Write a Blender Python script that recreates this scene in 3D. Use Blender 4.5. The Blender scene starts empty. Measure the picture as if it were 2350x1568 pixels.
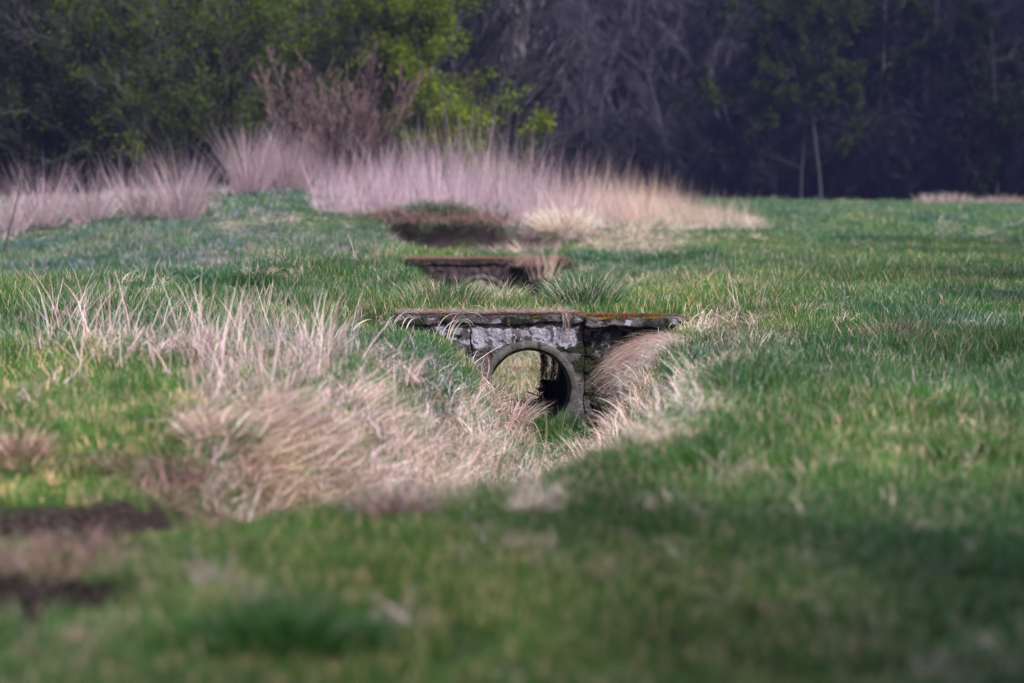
import bpy, math
import numpy as np

# ------------------------------------------------------------------ camera, sky, sun, exposure
S = bpy.context.scene
COL = S.collection
CAMZ = 1.26
cam_d = bpy.data.cameras.new('camera')
cam_d.sensor_width = 36.0
cam_d.lens = 100.0
cam_d.clip_start = 0.1
cam_d.clip_end = 3000.0
cam_d.dof.use_dof = True
cam_d.dof.focus_distance = 26.8
cam_d.dof.aperture_fstop = 1.6
cam_d.dof.aperture_blades = 9
cam = bpy.data.objects.new('camera', cam_d)
COL.objects.link(cam)
cam.location = (0, 0, CAMZ)
PITCH = math.atan(153.5 / 2844.4)
cam.rotation_euler = (math.pi / 2 - PITCH, 0, 0)
S.camera = cam

SUN_EL, SUN_AZ = math.radians(44), math.radians(146)     # azimuth clockwise from +Y
W = bpy.data.worlds.new('World'); S.world = W
W.use_nodes = True
nt = W.node_tree; nt.nodes.clear()
sky = nt.nodes.new('ShaderNodeTexSky'); sky.sky_type = 'NISHITA'
sky.sun_disc = False; sky.sun_elevation = SUN_EL; sky.sun_rotation = SUN_AZ
sky.air_density = 1.0; sky.dust_density = 1.6; sky.ozone_density = 1.0
bg = nt.nodes.new('ShaderNodeBackground'); bg.inputs['Strength'].default_value = 0.085
wo = nt.nodes.new('ShaderNodeOutputWorld')
nt.links.new(sky.outputs[0], bg.inputs[0]); nt.links.new(bg.outputs[0], wo.inputs[0])

sl = bpy.data.lights.new('sun', 'SUN'); sl.energy = 4.3; sl.angle = math.radians(5)
sl.color = (1.0, 0.965, 0.94)
so = bpy.data.objects.new('sun', sl); COL.objects.link(so)
so.location = (-20, -20, 40)
sd = np.array([math.sin(SUN_AZ) * math.cos(SUN_EL), math.cos(SUN_AZ) * math.cos(SUN_EL), math.sin(SUN_EL)])
from mathutils import Vector
so.rotation_euler = Vector(sd).to_track_quat('Z', 'Y').to_euler()

S.view_settings.view_transform = 'Standard'
S.view_settings.look = 'None'
S.view_settings.exposure = 0.92
S.view_settings.gamma = 1.0
S.render.engine = 'CYCLES'
S.cycles.max_bounces = 5
S.cycles.diffuse_bounces = 3
S.cycles.glossy_bounces = 1
S.cycles.transmission_bounces = 3
S.cycles.transparent_max_bounces = 4
S.cycles.use_denoising = True
S.cycles.caustics_reflective = False
S.cycles.caustics_refractive = False

# ------------------------------------------------------------------ numeric helpers
RNG = np.random.default_rng(11)
_lat = np.random.default_rng(5).random((256, 256))

def noise2(x, y):
    x = np.asarray(x, float); y = np.asarray(y, float)
    xi = np.floor(x).astype(int); yi = np.floor(y).astype(int)
    fx = x - xi; fy = y - yi
    fx = fx * fx * (3 - 2 * fx); fy = fy * fy * (3 - 2 * fy)
    a = _lat[xi & 255, yi & 255]; b = _lat[(xi + 1) & 255, yi & 255]
    c = _lat[xi & 255, (yi + 1) & 255]; d = _lat[(xi + 1) & 255, (yi + 1) & 255]
    return (a * (1 - fx) + b * fx) * (1 - fy) + (c * (1 - fx) + d * fx) * fy

def fbm(x, y, o=4):
    s = 0; a = 0.5; t = 0
    for k in range(o):
        s = s + a * noise2(x * 2 ** k + 17.3 * k, y * 2 ** k + 9.1 * k); t += a; a *= 0.5
    return s / t

def sstep(a, b, x):
    t = np.clip((np.asarray(x, float) - a) / (b - a), 0, 1)
    return t * t * (3 - 2 * t)

# ------------------------------------------------------------------ terrain
K = 2844.4
DS = 2350 / 1024.0
def from_view(u, v, d):           # survey note: where a sighted point lies on the land at distance d
    px, py = u / DS, v / DS
    return ((px - 512) * d / K, d, CAMZ - (py - 188) * d / K)

ctrl = [from_view(*t) for t in [
    (500, 700, 28), (300, 705, 27), (900, 722, 29), (650, 610, 34), (800, 645, 33), (400, 652, 34),
    (200, 610, 50), (400, 565, 55), (100, 650, 42), (600, 525, 60), (480, 495, 68), (0, 552, 64), (620, 446, 76),
    (740, 484, 70), (1050, 493, 67), (1300, 510, 72), (1050, 580, 58), (700, 566, 52), (1400, 586, 56),
    (1750, 536, 85), (1900, 459, 160), (2350, 461, 160), (1600, 457, 160), (1500, 486, 110), (2350, 603, 50),
    (2000, 503, 95), (0, 860, 19), (200, 830, 20), (430, 968, 15.2), (0, 470, 92), (500, 452, 92), (1000, 452, 92),
    (2350, 520, 85), (900, 640, 38)]]
ctrl += [from_view(560, 628, 33), from_view(430, 645, 41), (-2.2, 49, -.14), (1.3, 49, -.16), (-1.0, 26.5, -.12), (-1.6, 11.2, -.13), (-2.3, 11.2, -.16), (-3.2, 11.3, -.16), (-1.2, 10.2, -.02), (-2.2, 10.0, -.02), (1.75, 27.5, -.17), (-1.15, 27.6, -.24), (-.6, 27.6, -.26), (2.0, 25.5, -.12), (-1.4, 25.5, -.06), (1.7, 29.2, -.03), (-1.2, 29.2, 0), (3, 10, -.04), (6, 30, -.05), (3, 20, -.05), (2.3, 28, -.04), (4, 45, -.03), (0, 7, -.02), (2, 7.5, 0),
         (-.3, 9, 0), (1, 12, -.03), (-3, 11, 0.0), (0.2, 33, -.01), (1.9, 30.5, -.02), (-1.3, 30.5, 0.0), (0, 38, -.03),
         (-.4, 51.5, 0.0), (2, 50, 0), (12, 30, 0), (-12, 30, .2), (-12, 15, .1), (10, 12, 0), (0, -20, 0), (-20, -10, 0),
         (20, -10, 0), (-40, 20, .3), (40, 20, 0), (-50, 80, .6), (50, 80, .2), (0, 230, 1.2), (-70, 230, 1.5),
         (70, 230, 1.0), (0, 400, 1.5), (-150, 100, 1), (150, 100, .5)]
CT = np.array(ctrl)
def _tps_k(r2): return 0.5 * r2 * np.log(r2 + 1e-9)
def _warp(x, y):      # log-ish distance so that near and far control points weigh alike
    yy = np.log(np.maximum(y, -24) + 30)
    return x / (np.maximum(y, -24) + 30) * 8, yy * 6
_cx, _cy = _warp(CT[:, 0], CT[:, 1])
n = len(CT)
A = np.zeros((n + 3, n + 3))
A[:n, :n] = _tps_k((_cx[:, None] - _cx) ** 2 + (_cy[:, None] - _cy) ** 2) + np.eye(n) * 0.004
A[:n, n] = 1; A[:n, n + 1] = _cx; A[:n, n + 2] = _cy; A[n:, :n] = A[:n, n:].T
_w = np.linalg.solve(A, np.concatenate([CT[:, 2], [0, 0, 0]]))

def base_z(x, y):
    sh = np.shape(x)
    xx, yy = _warp(np.ravel(x), np.ravel(y))
    z = np.full(xx.shape, _w[n]) + _w[n + 1] * xx + _w[n + 2] * yy
    for i in range(n):
        z += _w[i] * _tps_k((xx - _cx[i]) ** 2 + (yy - _cy[i]) ** 2)
    return np.clip(z, -.3, 2.5).reshape(sh)

ditchA = np.array([(0.46, 28.6), (0.46, 26.5), (0.32, 22), (0.16, 18), (-.12, 15.4), (-.75, 13.4), (-1.7, 12.5), (-3.5, 12.1), (-12, 11.6)])
def polydist(x, y, pl):
    best = np.full(np.shape(x), 1e9)
    for (ax, ay), (bx, by) in zip(pl[:-1], pl[1:]):
        dx, dy = bx - ax, by - ay
        t = np.clip(((x - ax) * dx + (y - ay) * dy) / (dx * dx + dy * dy), 0, 1)
        best = np.minimum(best, np.hypot(x - ax - t * dx, y - ay - t * dy))
    return best

Y1F, Y1B = 28.51, 32.01     # earth crossing over the near culvert
Y2F, Y2B = 50.31, 53.81     # over the far one
def ditch_depth(x, y):
    """how far the ditch and pits lie below the old land surface"""
    wob = (noise2(x * 0.9 + 3, y * 0.9) - .5) * .35
    d = polydist(x, y, ditchA) + wob * .5
    tw = 1.22 - .02 * sstep(20, 26, y) + .20 * sstep(26.6, 28.0, y)
    prof = 1 - sstep(.20, 1, d / tw) ** .85
    dep = np.where(y > 16, .84 + .14 * sstep(20, 27, y), .80)
    wl = 1 - sstep(-1.75, -1.25, x + wob * .3)
    cut = (1 - sstep(12.60, 12.76, y + wob * .35)) * sstep(11.2, 11.9, y) * .55
    a = np.where(y < Y1F, prof * dep * (1 - wl) + cut * wl, 0)
    db = np.abs(x - np.interp(y, [32, 41, 50], [.05, -.2, -.42])) + wob * .5
    b = np.where((y > Y1B) & (y < Y2F), (1 - sstep(.38, 1, db / (1.3 + .35 * sstep(47.5, 49.5, y)))) * (1.05 + .22 * (1 - sstep(34, 37, y))), 0)
    dc = np.abs(x - np.interp(y, [54, 66], [-.5, -.9])) + wob
    c = np.where(y > Y2B, (1 - sstep(.45, 1, dc / (1.4 + 1.1 * sstep(56, 64, y)))) * (.85 + .4 * (1 - sstep(55.5, 58, y))) * (1 - sstep(65.6, 66.5, y + wob * 2)), 0)
    a = a + np.where((cut * wl > .08), (fbm(x * 7, y * 7, 4) - .5) * .16, 0) * (y < 14)
    # wash-out in the left foreground, steep on its far side
    ex = (x + 2.05 + .1 * wob) / 1.0; ey = (y - 8.72) / .76
    p = (1 - sstep(.62, 1.0, np.hypot(ex, ey) + wob * .3)) * .85
    p = p + np.where(p > .1, (fbm(x * 7 + 3, y * 7, 4) - .5) * .20, 0)
    return np.maximum(np.maximum(a, b), np.maximum(c, p))

def ground_z(x, y):
    z = base_z(x, y)
    z = z + (fbm(x * .75 + 9, y * .6, 3) - .5) * .34 * (1 - sstep(-2.2, -1.2, x)) * sstep(13, 17, y) * (1 - sstep(45, 60, y))
    z = z + (fbm(x * 1.1, y * 1.1, 3) - .5) * .07 + (fbm(x * .25 + 40, y * .25, 2) - .5) * .10
    cr = ((y > 27.9) & (y < 33)) | ((y > 50) & (y < 54.5))
    w = np.where(cr & (np.abs(x) < 2.6), .35, 1.0)
    z = np.where(cr, base_z(x, y) * (1 - 0) * 1.0 + (z - base_z(x, y)) * w, z)
    return z - ditch_depth(x, y)

# ------------------------------------------------------------------ mesh helpers
def tag(o, label=None, cat=None, group=None, kind=None):
    if label: o['label'] = label
    if cat: o['category'] = cat
    if group: o['group'] = group
    if kind: o['kind'] = kind
    return o

def quick_mesh(name, V, F, col=None, smooth=False, mats=()):
    me = bpy.data.meshes.new(name)
    V = np.ascontiguousarray(V, dtype=np.float32); F = np.ascontiguousarray(F, dtype=np.int32)
    k = F.shape[1]
    me.vertices.add(len(V)); me.vertices.foreach_set('co', V.ravel())
    me.loops.add(F.size); me.loops.foreach_set('vertex_index', F.ravel())
    me.polygons.add(len(F))
    me.polygons.foreach_set('loop_start', np.arange(0, F.size, k, dtype=np.int32))
    me.polygons.foreach_set('loop_total', np.full(len(F), k, dtype=np.int32))
    if smooth: me.polygons.foreach_set('use_smooth', np.ones(len(F), dtype=bool))
    me.update(calc_edges=True)
    if col is not None:
        a = me.color_attributes.new('col', 'FLOAT_COLOR', 'POINT')
        c = np.ones((len(V), 4), np.float32); c[:, :3] = col
        a.data.foreach_set('color', c.ravel())
    for m in mats: me.materials.append(m)
    return me

def link(name, me, parent=None, loc=(0, 0, 0), rot=(0, 0, 0)):
    o = bpy.data.objects.new(name, me); COL.objects.link(o)
    o.location = loc; o.rotation_euler = rot
    if parent: o.parent = parent
    return o

def empty(name, loc, rz=0.0):
    o = bpy.data.objects.new(name, None); COL.objects.link(o)
    o.location = loc; o.rotation_euler = (0, 0, rz); o.empty_display_size = .2
    return o

def join_parts(parts):
    Vs, Fs, Cs, off = [], [], [], 0
    for V, F, C in parts:
        Vs.append(V); Fs.append(F + off); Cs.append(C); off += len(V)
    return np.concatenate(Vs), np.concatenate(Fs), np.concatenate(Cs)

def blades(base, heading, length, width, lean, curl, segs=3, col=(.1, .2, .05), cvar=.2, rng=RNG, tipfold=0.0, wob=0.0, tipcol=None, flat=False):
    """n grass blades as tapering ribbons; all arguments may be arrays"""
    base = np.asarray(base, float); N = len(base)
    f = lambda a: np.broadcast_to(np.asarray(a, float), (N,)).copy()
    heading, length, width, lean, curl = map(f, (heading, length, width, lean, curl))
    col = np.broadcast_to(np.asarray(col, float), (N, 3)).copy()
    col *= (1 + cvar * (rng.random((N, 1)) * 2 - 1))
    col *= (1 + .12 * (rng.random((N, 3)) * 2 - 1))
    P = np.zeros((N, segs + 1, 3)); P[:, 0] = base
    h = heading.copy()
    for s in range(segs):
        t = (s + .5) / segs
        th = lean + curl * t * t * (1 + tipfold * (t > .6))
        h = h + (rng.random(N) - .5) * wob
        st = (length / segs)[:, None] * np.stack([np.sin(th) * np.cos(h), np.sin(th) * np.sin(h), np.cos(th)], 1)
        P[:, s + 1] = P[:, s] + st
    tw = heading + (np.pi / 2 if flat else (rng.random(N) * np.pi))
    side = np.stack([np.cos(tw), np.sin(tw), (rng.random(N) - .5) * .5], 1)
    tt = np.linspace(0, 1, segs + 1)
    prof = (1 - tt) ** .7 * (0.75 + .5 * np.sin(np.pi * np.minimum(tt * 1.6, 1) * .5)) + .04
    w = width[:, None] * prof[None]
    L = P - side[:, None] * w[..., None] * .5; R = P + side[:, None] * w[..., None] * .5
    V = np.stack([L, R], 2).reshape(-1, 3)
    i0 = (np.arange(N) * (segs + 1) * 2)[:, None] + (np.arange(segs) * 2)[None]
    F = np.stack([i0, i0 + 1, i0 + 3, i0 + 2], -1).reshape(-1, 4)
    C = np.repeat(col[:, None], (segs + 1) * 2, 1)
    if tipcol is not None:
        k = np.repeat(tt ** 2, 2)[None, :, None]
        C = C * (1 - k) + np.asarray(tipcol) * k
    return V, F, C.reshape(-1, 3)

def tubes(P, r, sides=4, col=(.2, .2, .2), cvar=.15, rng=RNG):
    """P (n,k,3) polylines, r (n,k) radii -> prisms"""
    N, k, _ = P.shape
    T = np.gradient(P, axis=1); T /= np.linalg.norm(T, axis=2, keepdims=True) + 1e-9
    ref = np.where(np.abs(T[..., 2:3]) > .9, np.array([1., 0, 0]), np.array([0, 0, 1.]))
    U = np.cross(T, ref); U /= np.linalg.norm(U, axis=2, keepdims=True) + 1e-9
    Wv = np.cross(T, U)
    a = np.arange(sides) * 2 * np.pi / sides
    V = P[:, :, None] + r[:, :, None, None] * (U[:, :, None] * np.cos(a)[:, None] + Wv[:, :, None] * np.sin(a)[:, None])
    V = V.reshape(-1, 3)
    i = (np.arange(N) * k * sides)[:, None, None] + (np.arange(k - 1) * sides)[None, :, None]
    j = np.arange(sides)[None, None]; jn = (j + 1) % sides
    F = np.stack([i + j, i + jn, i + jn + sides, i + j + sides], -1).reshape(-1, 4)
    c = np.broadcast_to(np.asarray(col, float), (N, 3)) * (1 + cvar * (rng.random((N, 1)) * 2 - 1))
    return V, F, np.repeat(c, k * sides, 0)

def quads_at(C0, size, col, cvar=.3, rng=RNG, up=0.0):
    N = len(C0)
    a = rng.normal(size=(N, 3)); a[:, 2] *= (1 - up); a /= np.linalg.norm(a, axis=1, keepdims=True)
    b = rng.normal(size=(N, 3)); b = np.cross(a, b); b /= np.linalg.norm(b, axis=1, keepdims=True)
    s = (np.broadcast_to(size, (N,)) * (.6 + .8 * rng.random(N)))[:, None]
    V = np.stack([C0 - a * s, C0 - b * s * .55, C0 + a * s, C0 + b * s * .55], 1).reshape(-1, 3)
    F = np.arange(N * 4).reshape(-1, 4)
    c = np.broadcast_to(np.asarray(col, float), (N, 3)) * (1 + cvar * (rng.random((N, 1)) * 2 - 1)) * (1 + .12 * (rng.random((N, 3)) * 2 - 1))
    return V, F, np.repeat(c, 4, 0)

# ------------------------------------------------------------------ materials
def new_mat(name):
    m = bpy.data.materials.new(name); m.use_nodes = True
    m.node_tree.nodes.clear()
    return m, m.node_tree.nodes, m.node_tree.links

def foliage_mat(name, instanced, trans=.35, gloss=.06, rough=.45):
    m, N, L = new_mat(name)
    a = N.new('ShaderNodeAttribute'); a.attribute_name = 'col'
    c = a.outputs['Color']
    if instanced:
        b = N.new('ShaderNodeAttribute'); b.attribute_name = 'tint'; b.attribute_type = 'INSTANCER'
        mx = N.new('ShaderNodeMix'); mx.data_type = 'RGBA'; mx.blend_type = 'MULTIPLY'
        mx.inputs['Factor'].default_value = 1
        L.new(c, mx.inputs['A']); L.new(b.outputs['Color'], mx.inputs['B']); c = mx.outputs['Result']
    d = N.new('ShaderNodeBsdfDiffuse'); t = N.new('ShaderNodeBsdfTranslucent'); g = N.new('ShaderNodeBsdfGlossy')
    g.inputs['Roughness'].default_value = rough; g.inputs['Color'].default_value = (.9, .95, 1, 1)
    m1 = N.new('ShaderNodeMixShader'); m1.inputs[0].default_value = trans
    m2 = N.new('ShaderNodeMixShader'); m2.inputs[0].default_value = gloss
    o = N.new('ShaderNodeOutputMaterial')
    L.new(c, d.inputs['Color']); L.new(c, t.inputs['Color'])
    L.new(d.outputs[0], m1.inputs[1]); L.new(t.outputs[0], m1.inputs[2])
    L.new(m1.outputs[0], m2.inputs[1]); L.new(g.outputs[0], m2.inputs[2]); L.new(m2.outputs[0], o.inputs[0])
    return m

M_GI = foliage_mat('meadow grass blade', True, .40, .03)
M_GO = foliage_mat('tussock grass blade', False, .38, .03)
M_BARK = foliage_mat('bark and twig', False, .0, .02, .6)
M_LEAF = foliage_mat('young leaf', False, .35, .0)
M_BARKI = foliage_mat('wood twig', True, .0, .02, .6)

def ground_mat():
    m, N, L = new_mat('turf and soil')
    g = N.new('ShaderNodeNewGeometry')
    n1 = N.new('ShaderNodeTexNoise'); n1.inputs['Scale'].default_value = 2.2; n1.inputs['Detail'].default_value = 8
    n2 = N.new('ShaderNodeTexNoise'); n2.inputs['Scale'].default_value = 34; n2.inputs['Detail'].default_value = 6
    L.new(g.outputs['Position'], n1.inputs['Vector']); L.new(g.outputs['Position'], n2.inputs['Vector'])
    r1 = N.new('ShaderNodeValToRGB')
    r1.color_ramp.elements[0].position = .35; r1.color_ramp.elements[0].color = (.026, .042, .014, 1)
    r1.color_ramp.elements[1].position = .7; r1.color_ramp.elements[1].color = (.050, .085, .022, 1)
    L.new(n1.outputs[0], r1.inputs[0])
    r2 = N.new('ShaderNodeValToRGB')
    r2.color_ramp.elements[0].position = .35; r2.color_ramp.elements[0].color = (.012, .008, .006, 1)
    r2.color_ramp.elements[1].position = .7; r2.color_ramp.elements[1].color = (.062, .040, .044, 1)
    L.new(n2.outputs[0], r2.inputs[0])
    a = N.new('ShaderNodeAttribute'); a.attribute_name = 'col'
    sp = N.new('ShaderNodeSeparateColor'); L.new(a.outputs['Color'], sp.inputs[0])
    mx = N.new('ShaderNodeMix'); mx.data_type = 'RGBA'
    L.new(sp.outputs[0], mx.inputs['Factor']); L.new(r1.outputs[0], mx.inputs['A']); L.new(r2.outputs[0], mx.inputs['B'])
    mx2 = N.new('ShaderNodeMix'); mx2.data_type = 'RGBA'
    L.new(sp.outputs[1], mx2.inputs['Factor']); L.new(mx.outputs['Result'], mx2.inputs['A'])
    mx2.inputs['B'].default_value = (.16, .115, .085, 1)
    b = N.new('ShaderNodeBump'); b.inputs['Strength'].default_value = .8; b.inputs['Distance'].default_value = .04
    L.new(n2.outputs[0], b.inputs['Height'])
    p = N.new('ShaderNodeBsdfPrincipled'); p.inputs['Roughness'].default_value = .95
    p.inputs['Specular IOR Level'].default_value = .15
    L.new(mx2.outputs['Result'], p.inputs['Base Color']); L.new(b.outputs[0], p.inputs['Normal'])
    o = N.new('ShaderNodeOutputMaterial'); L.new(p.outputs[0], o.inputs[0])
    return m

# ------------------------------------------------------------------ where grows what (world places)
def to_view(x, y, z):
    """sighting of a land point, used with the survey of the plant cover below"""
    return (512 + K * x / y) * DS, (188 + (CAMZ - z) * K / y) * DS

def blob(u, v, cu, cv, ru, rv, soft=.35, ang=0.0):
    ca, sa = math.cos(ang), math.sin(ang)
    a = ((u - cu) * ca + (v - cv) * sa) / ru; b = (-(u - cu) * sa + (v - cv) * ca) / rv
    return 1 - sstep(1 - soft, 1 + soft, np.hypot(a, b))

# dead-grass patches of the survey: u, v, half sizes, angle, weight
DRY = [(600, 850, 240, 120, .25, .70), (240, 780, 230, 60, 0, .40), (700, 1000, 260, 110, .25, .9), (880, 1060, 260, 90, .1, 1),
       (620, 1090, 190, 70, .2, 1), (1000, 900, 150, 70, .35, .55), (1130, 960, 110, 90, .5, .9), (1500, 955, 180, 62, -.3, 1.0), (1650, 850, 110, 60, -.2, .45),
       (1560, 900, 100, 60, -.2, .7), (1400, 1010, 90, 30, -.3, .8), (1680, 780, 130, 50, .1, .38), (600, 620, 90, 30, 0, .5),
       (540, 530, 60, 16, 0, .9), (650, 505, 60, 14, 0, .9), (490, 598, 40, 12, 0, .8), (370, 665, 45, 9, -.2, .9),
       (300, 688, 60, 9, -.1, .9), (710, 690, 50, 8, 0, .6), (80, 628, 50, 10, -.1, .8), (1080, 655, 130, 30, 0, .55),
       (1560, 650, 170, 22, 0, .4), (1350, 615, 110, 16, 0, .35), (1250, 690, 60, 14, 0, .6), (1230, 1160, 60, 22, 0, .6), (1200, 1255, 55, 22, 0, .55),
       (900, 1185, 70, 30, 0, .7), (560, 1060, 130, 90, .4, .95), (1500, 930, 120, 40, -.35, .95), (480, 1340, 60, 20, 0, .6), (590, 1380, 60, 18, 0, .6), (180, 1470, 60, 20, 0, .5),
       (120, 1250, 170, 60, .1, .7), (380, 1120, 90, 45, 0, .7), (30, 1045, 60, 30, 0, .8), (100, 1300, 200, 26, 0, .9), (430, 1130, 120, 30, 0, .6), (1950, 470, 60, 6, 0, .5),
       (1200, 535, 150, 40, 0, .8), (1450, 560, 150, 26, 0, .9), (560, 1390, 60, 15, 0, .5)]
DARKG = [(1720, 895, 90, 40), (1560, 860, 60, 40), (650, 1430, 160, 60), (1620, 590, 40, 8), (2200, 590, 120, 10),
         (1620, 1050, 90, 30), (1000, 640, 60, 15), (530, 1010, 80, 50), (1750, 500, 120, 8), (2000, 560, 160, 10)]

def cover(x, y, z):
    """dryness 0..1, soil 0..1, darkness of green 0..1"""
    u, v = to_view(x, np.maximum(y, 1), z)
    dry = np.zeros(np.shape(x))
    for cu, cv, ru, rv, an, w in DRY:
        dry = np.maximum(dry, w * blob(u, v, cu, cv, ru, rv, .4, an))
    dk = np.zeros(np.shape(x))
    for cu, cv, ru, rv in DARKG:
        dk = np.maximum(dk, blob(u, v, cu, cv, ru, rv, .4))
    dd = ditch_depth(x, y)
    bank = sstep(.08, .3, dd) * (y < 28.5)
    floor = sstep(.72, .9, dd) * (y > 20) * (y < 28.5)
    upl = (x < .2) * sstep(20, 23, y) * (1 - sstep(.30, .55, dd))
    dry = dry * (1 - upl * .75)
    dry = np.maximum(dry, bank * .92 * (1 - floor * .55) * (1 - .85 * upl))
    dry = np.maximum(dry, sstep(.1, .5, dd) * (y > 32) * .8)
    soil = np.zeros(np.shape(x))
    h = .12
    gx = (ditch_depth(x + h, y) - ditch_depth(x - h, y)) / (2 * h); gy = (ditch_depth(x, y + h) - ditch_depth(x, y - h)) / (2 * h)
    steep = sstep(.8, 1.5, np.hypot(gx, gy))
    soil = np.maximum(soil, steep * ((y < 13.2) & (x < -1.1)))
    soil = np.maximum(soil, ((y < 9.9) & (x < -1.0)) * sstep(.1, .3, dd))
    soil = np.maximum(soil, ((y < 12.95) & (y > 11.5) & (x < -1.4)) * sstep(.08, .25, dd))
    soil = np.maximum(soil, (y > 60) * (y < 67) * sstep(.15, .4, dd))
    soil = np.maximum(soil, ((y > 27.6) & (y < 33)) * sstep(.4, .8, dd) * .5)
    # bare earth strip worn beside the near coping
    return dry, soil, dk

# ------------------------------------------------------------------ ground sheet
def build_ground():
    ys = [-40, -20, -8, -2, 1.5, 4]
    y = 5.5
    while y < 60: ys.append(y); y += max(.05, y * .0048)
    while y < 240: ys.append(y); y *= 1.012
    while y < 2600: ys.append(y); y *= 1.25
    ys = [t for t in ys if all(abs(t - q) > .035 for q in (Y1F, Y1B, Y2F, Y2B))]
    for q in (Y1F, Y1B, Y2F, Y2B): ys += [q - .012, q + .012]
    ys = np.array(sorted(ys))
    s = np.linspace(-1, 1, 461)
    out = np.array([1.12, 1.4, 2.1, 4, 9, 25])
    s = np.concatenate([-out[::-1], s, out])
    Wd = .245 * np.maximum(ys, 3) + 1.6
    X = s[None] * Wd[:, None]; Y = np.repeat(ys[:, None], len(s), 1)
    Z = ground_z(X, Y)
    dry, soil, dk = cover(X, Y, Z)
    V = np.stack([X, Y, Z], -1).reshape(-1, 3)
    C = np.stack([soil, dry * .8 * (1 - np.clip(soil * 1.5, 0, 1)), dk], -1).reshape(-1, 3)
    R, Cn = X.shape
    i = (np.arange(R - 1) * Cn)[:, None] + np.arange(Cn - 1)[None]
    F = np.stack([i, i + 1, i + 1 + Cn, i + Cn], -1)
    keep = np.ones((R - 1, Cn - 1), bool)
    xc = (X[:-1, :-1] + X[1:, 1:]) / 2
    for q, cx in ((Y1F, .174), (Y1B, .13), (Y2F, -.536), (Y2B, -.58)):
        r = np.argmin(np.abs(ys - (q - .012)))
        keep[r] &= np.abs(xc[r] - cx) > .46
    me = quick_mesh('ground', V, F[keep].reshape(-1, 4), C, True, [ground_mat()])
    tag(link('ground', me), kind='structure')
build_ground()

# ------------------------------------------------------------------ stone culverts
def concrete_mat(name, base, dark, rough_scale=30, lich=True):
    """attribute col: r = pale lichen, g = dark cover: moss, black algae and shade painted under the right slab, b = red-brown moss"""
    m, N, L = new_mat(name)
    tc = N.new('ShaderNodeTexCoord')
    n1 = N.new('ShaderNodeTexNoise'); n1.inputs['Scale'].default_value = 9; n1.inputs['Detail'].default_value = 9; n1.inputs['Roughness'].default_value = .7
    n2 = N.new('ShaderNodeTexNoise'); n2.inputs['Scale'].default_value = 70; n2.inputs['Detail'].default_value = 6; n2.inputs['Roughness'].default_value = .7
    n3 = N.new('ShaderNodeTexNoise'); n3.inputs['Scale'].default_value = 24; n3.inputs['Detail'].default_value = 8; n3.inputs['Roughness'].default_value = .65
    for q in (n1, n2, n3): L.new(tc.outputs['Object'], q.inputs['Vector'])
    r = N.new('ShaderNodeValToRGB'); e = r.color_ramp.elements
    e[0].position = .38; e[0].color = (*dark, 1); e[1].position = .66; e[1].color = (*base, 1)
    L.new(n1.outputs[0], r.inputs[0])
    a = N.new('ShaderNodeAttribute'); a.attribute_name = 'col'
    sp = N.new('ShaderNodeSeparateColor'); L.new(a.outputs['Color'], sp.inputs[0])
    def edge(ch, lo, hi, nz, amp):
        ma = N.new('ShaderNodeMath'); ma.operation = 'MULTIPLY_ADD'; ma.inputs[1].default_value = amp; 
        L.new(nz.outputs[0], ma.inputs[0]); L.new(ch, ma.inputs[2])
        mr = N.new('ShaderNodeMapRange'); mr.inputs['From Min'].default_value = lo + amp * .5; mr.inputs['From Max'].default_value = hi + amp * .5
        L.new(ma.outputs[0], mr.inputs['Value']); return mr.outputs[0]
    c = r.outputs[0]
    def over(c, fac, colr):
        mx = N.new('ShaderNodeMix'); mx.data_type = 'RGBA'; L.new(fac, mx.inputs['Factor']); L.new(c, mx.inputs['A'])
        if hasattr(colr, 'links') or hasattr(colr, 'is_linked'): L.new(colr, mx.inputs['B'])
        else: mx.inputs['B'].default_value = (*colr, 1)
        return mx.outputs['Result']
    lr = N.new('ShaderNodeValToRGB'); e = lr.color_ramp.elements
    e[0].position = .36; e[0].color = (.10, .09, .11, 1); e[1].position = .64; e[1].color = (.38, .36, .44, 1)
    avg = N.new('ShaderNodeMix'); avg.data_type = 'FLOAT'; avg.inputs[0].default_value = .45; L.new(n3.outputs[0], avg.inputs[2]); L.new(n2.outputs[0], avg.inputs[3]); L.new(avg.outputs[0], lr.inputs[0])
    c = over(c, edge(sp.outputs[0], .46, .54, n3, .35), lr.outputs[0])
    mr_ = N.new('ShaderNodeValToRGB'); e = mr_.color_ramp.elements
    e[0].position = .4; e[0].color = (.004, .005, .004, 1); e[1].position = .68; e[1].color = (.030, .038, .014, 1)
    L.new(n2.outputs[0], mr_.inputs[0])
    c = over(c, edge(sp.outputs[1], .44, .56, n3, .7), mr_.outputs[0])
    rr = N.new('ShaderNodeValToRGB'); e = rr.color_ramp.elements
    e[0].position = .35; e[0].color = (.05, .016, .008, 1); e[1].position = .7; e[1].color = (.21, .075, .022, 1)
    x = e.new(.52); x.color = (.10, .075, .012, 1)
    L.new(n1.outputs[0], rr.inputs[0])
    c = over(c, edge(sp.outputs[2], .42, .58, n3, .6), rr.outputs[0])
    b = N.new('ShaderNodeBump'); b.inputs['Strength'].default_value = 1; b.inputs['Distance'].default_value = .012
    ad = N.new('ShaderNodeMath'); ad.operation = 'ADD'; L.new(n2.outputs[0], ad.inputs[0]); L.new(n3.outputs[0], ad.inputs[1])
    L.new(ad.outputs[0], b.inputs['Height'])
    p = N.new('ShaderNodeBsdfPrincipled'); p.inputs['Roughness'].default_value = .92; p.inputs['Specular IOR Level'].default_value = .2
    L.new(c, p.inputs['Base Color']); L.new(b.outputs[0], p.inputs['Normal'])
    o = N.new('ShaderNodeOutputMaterial'); L.new(p.outputs[0], o.inputs[0])
    return m

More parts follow.
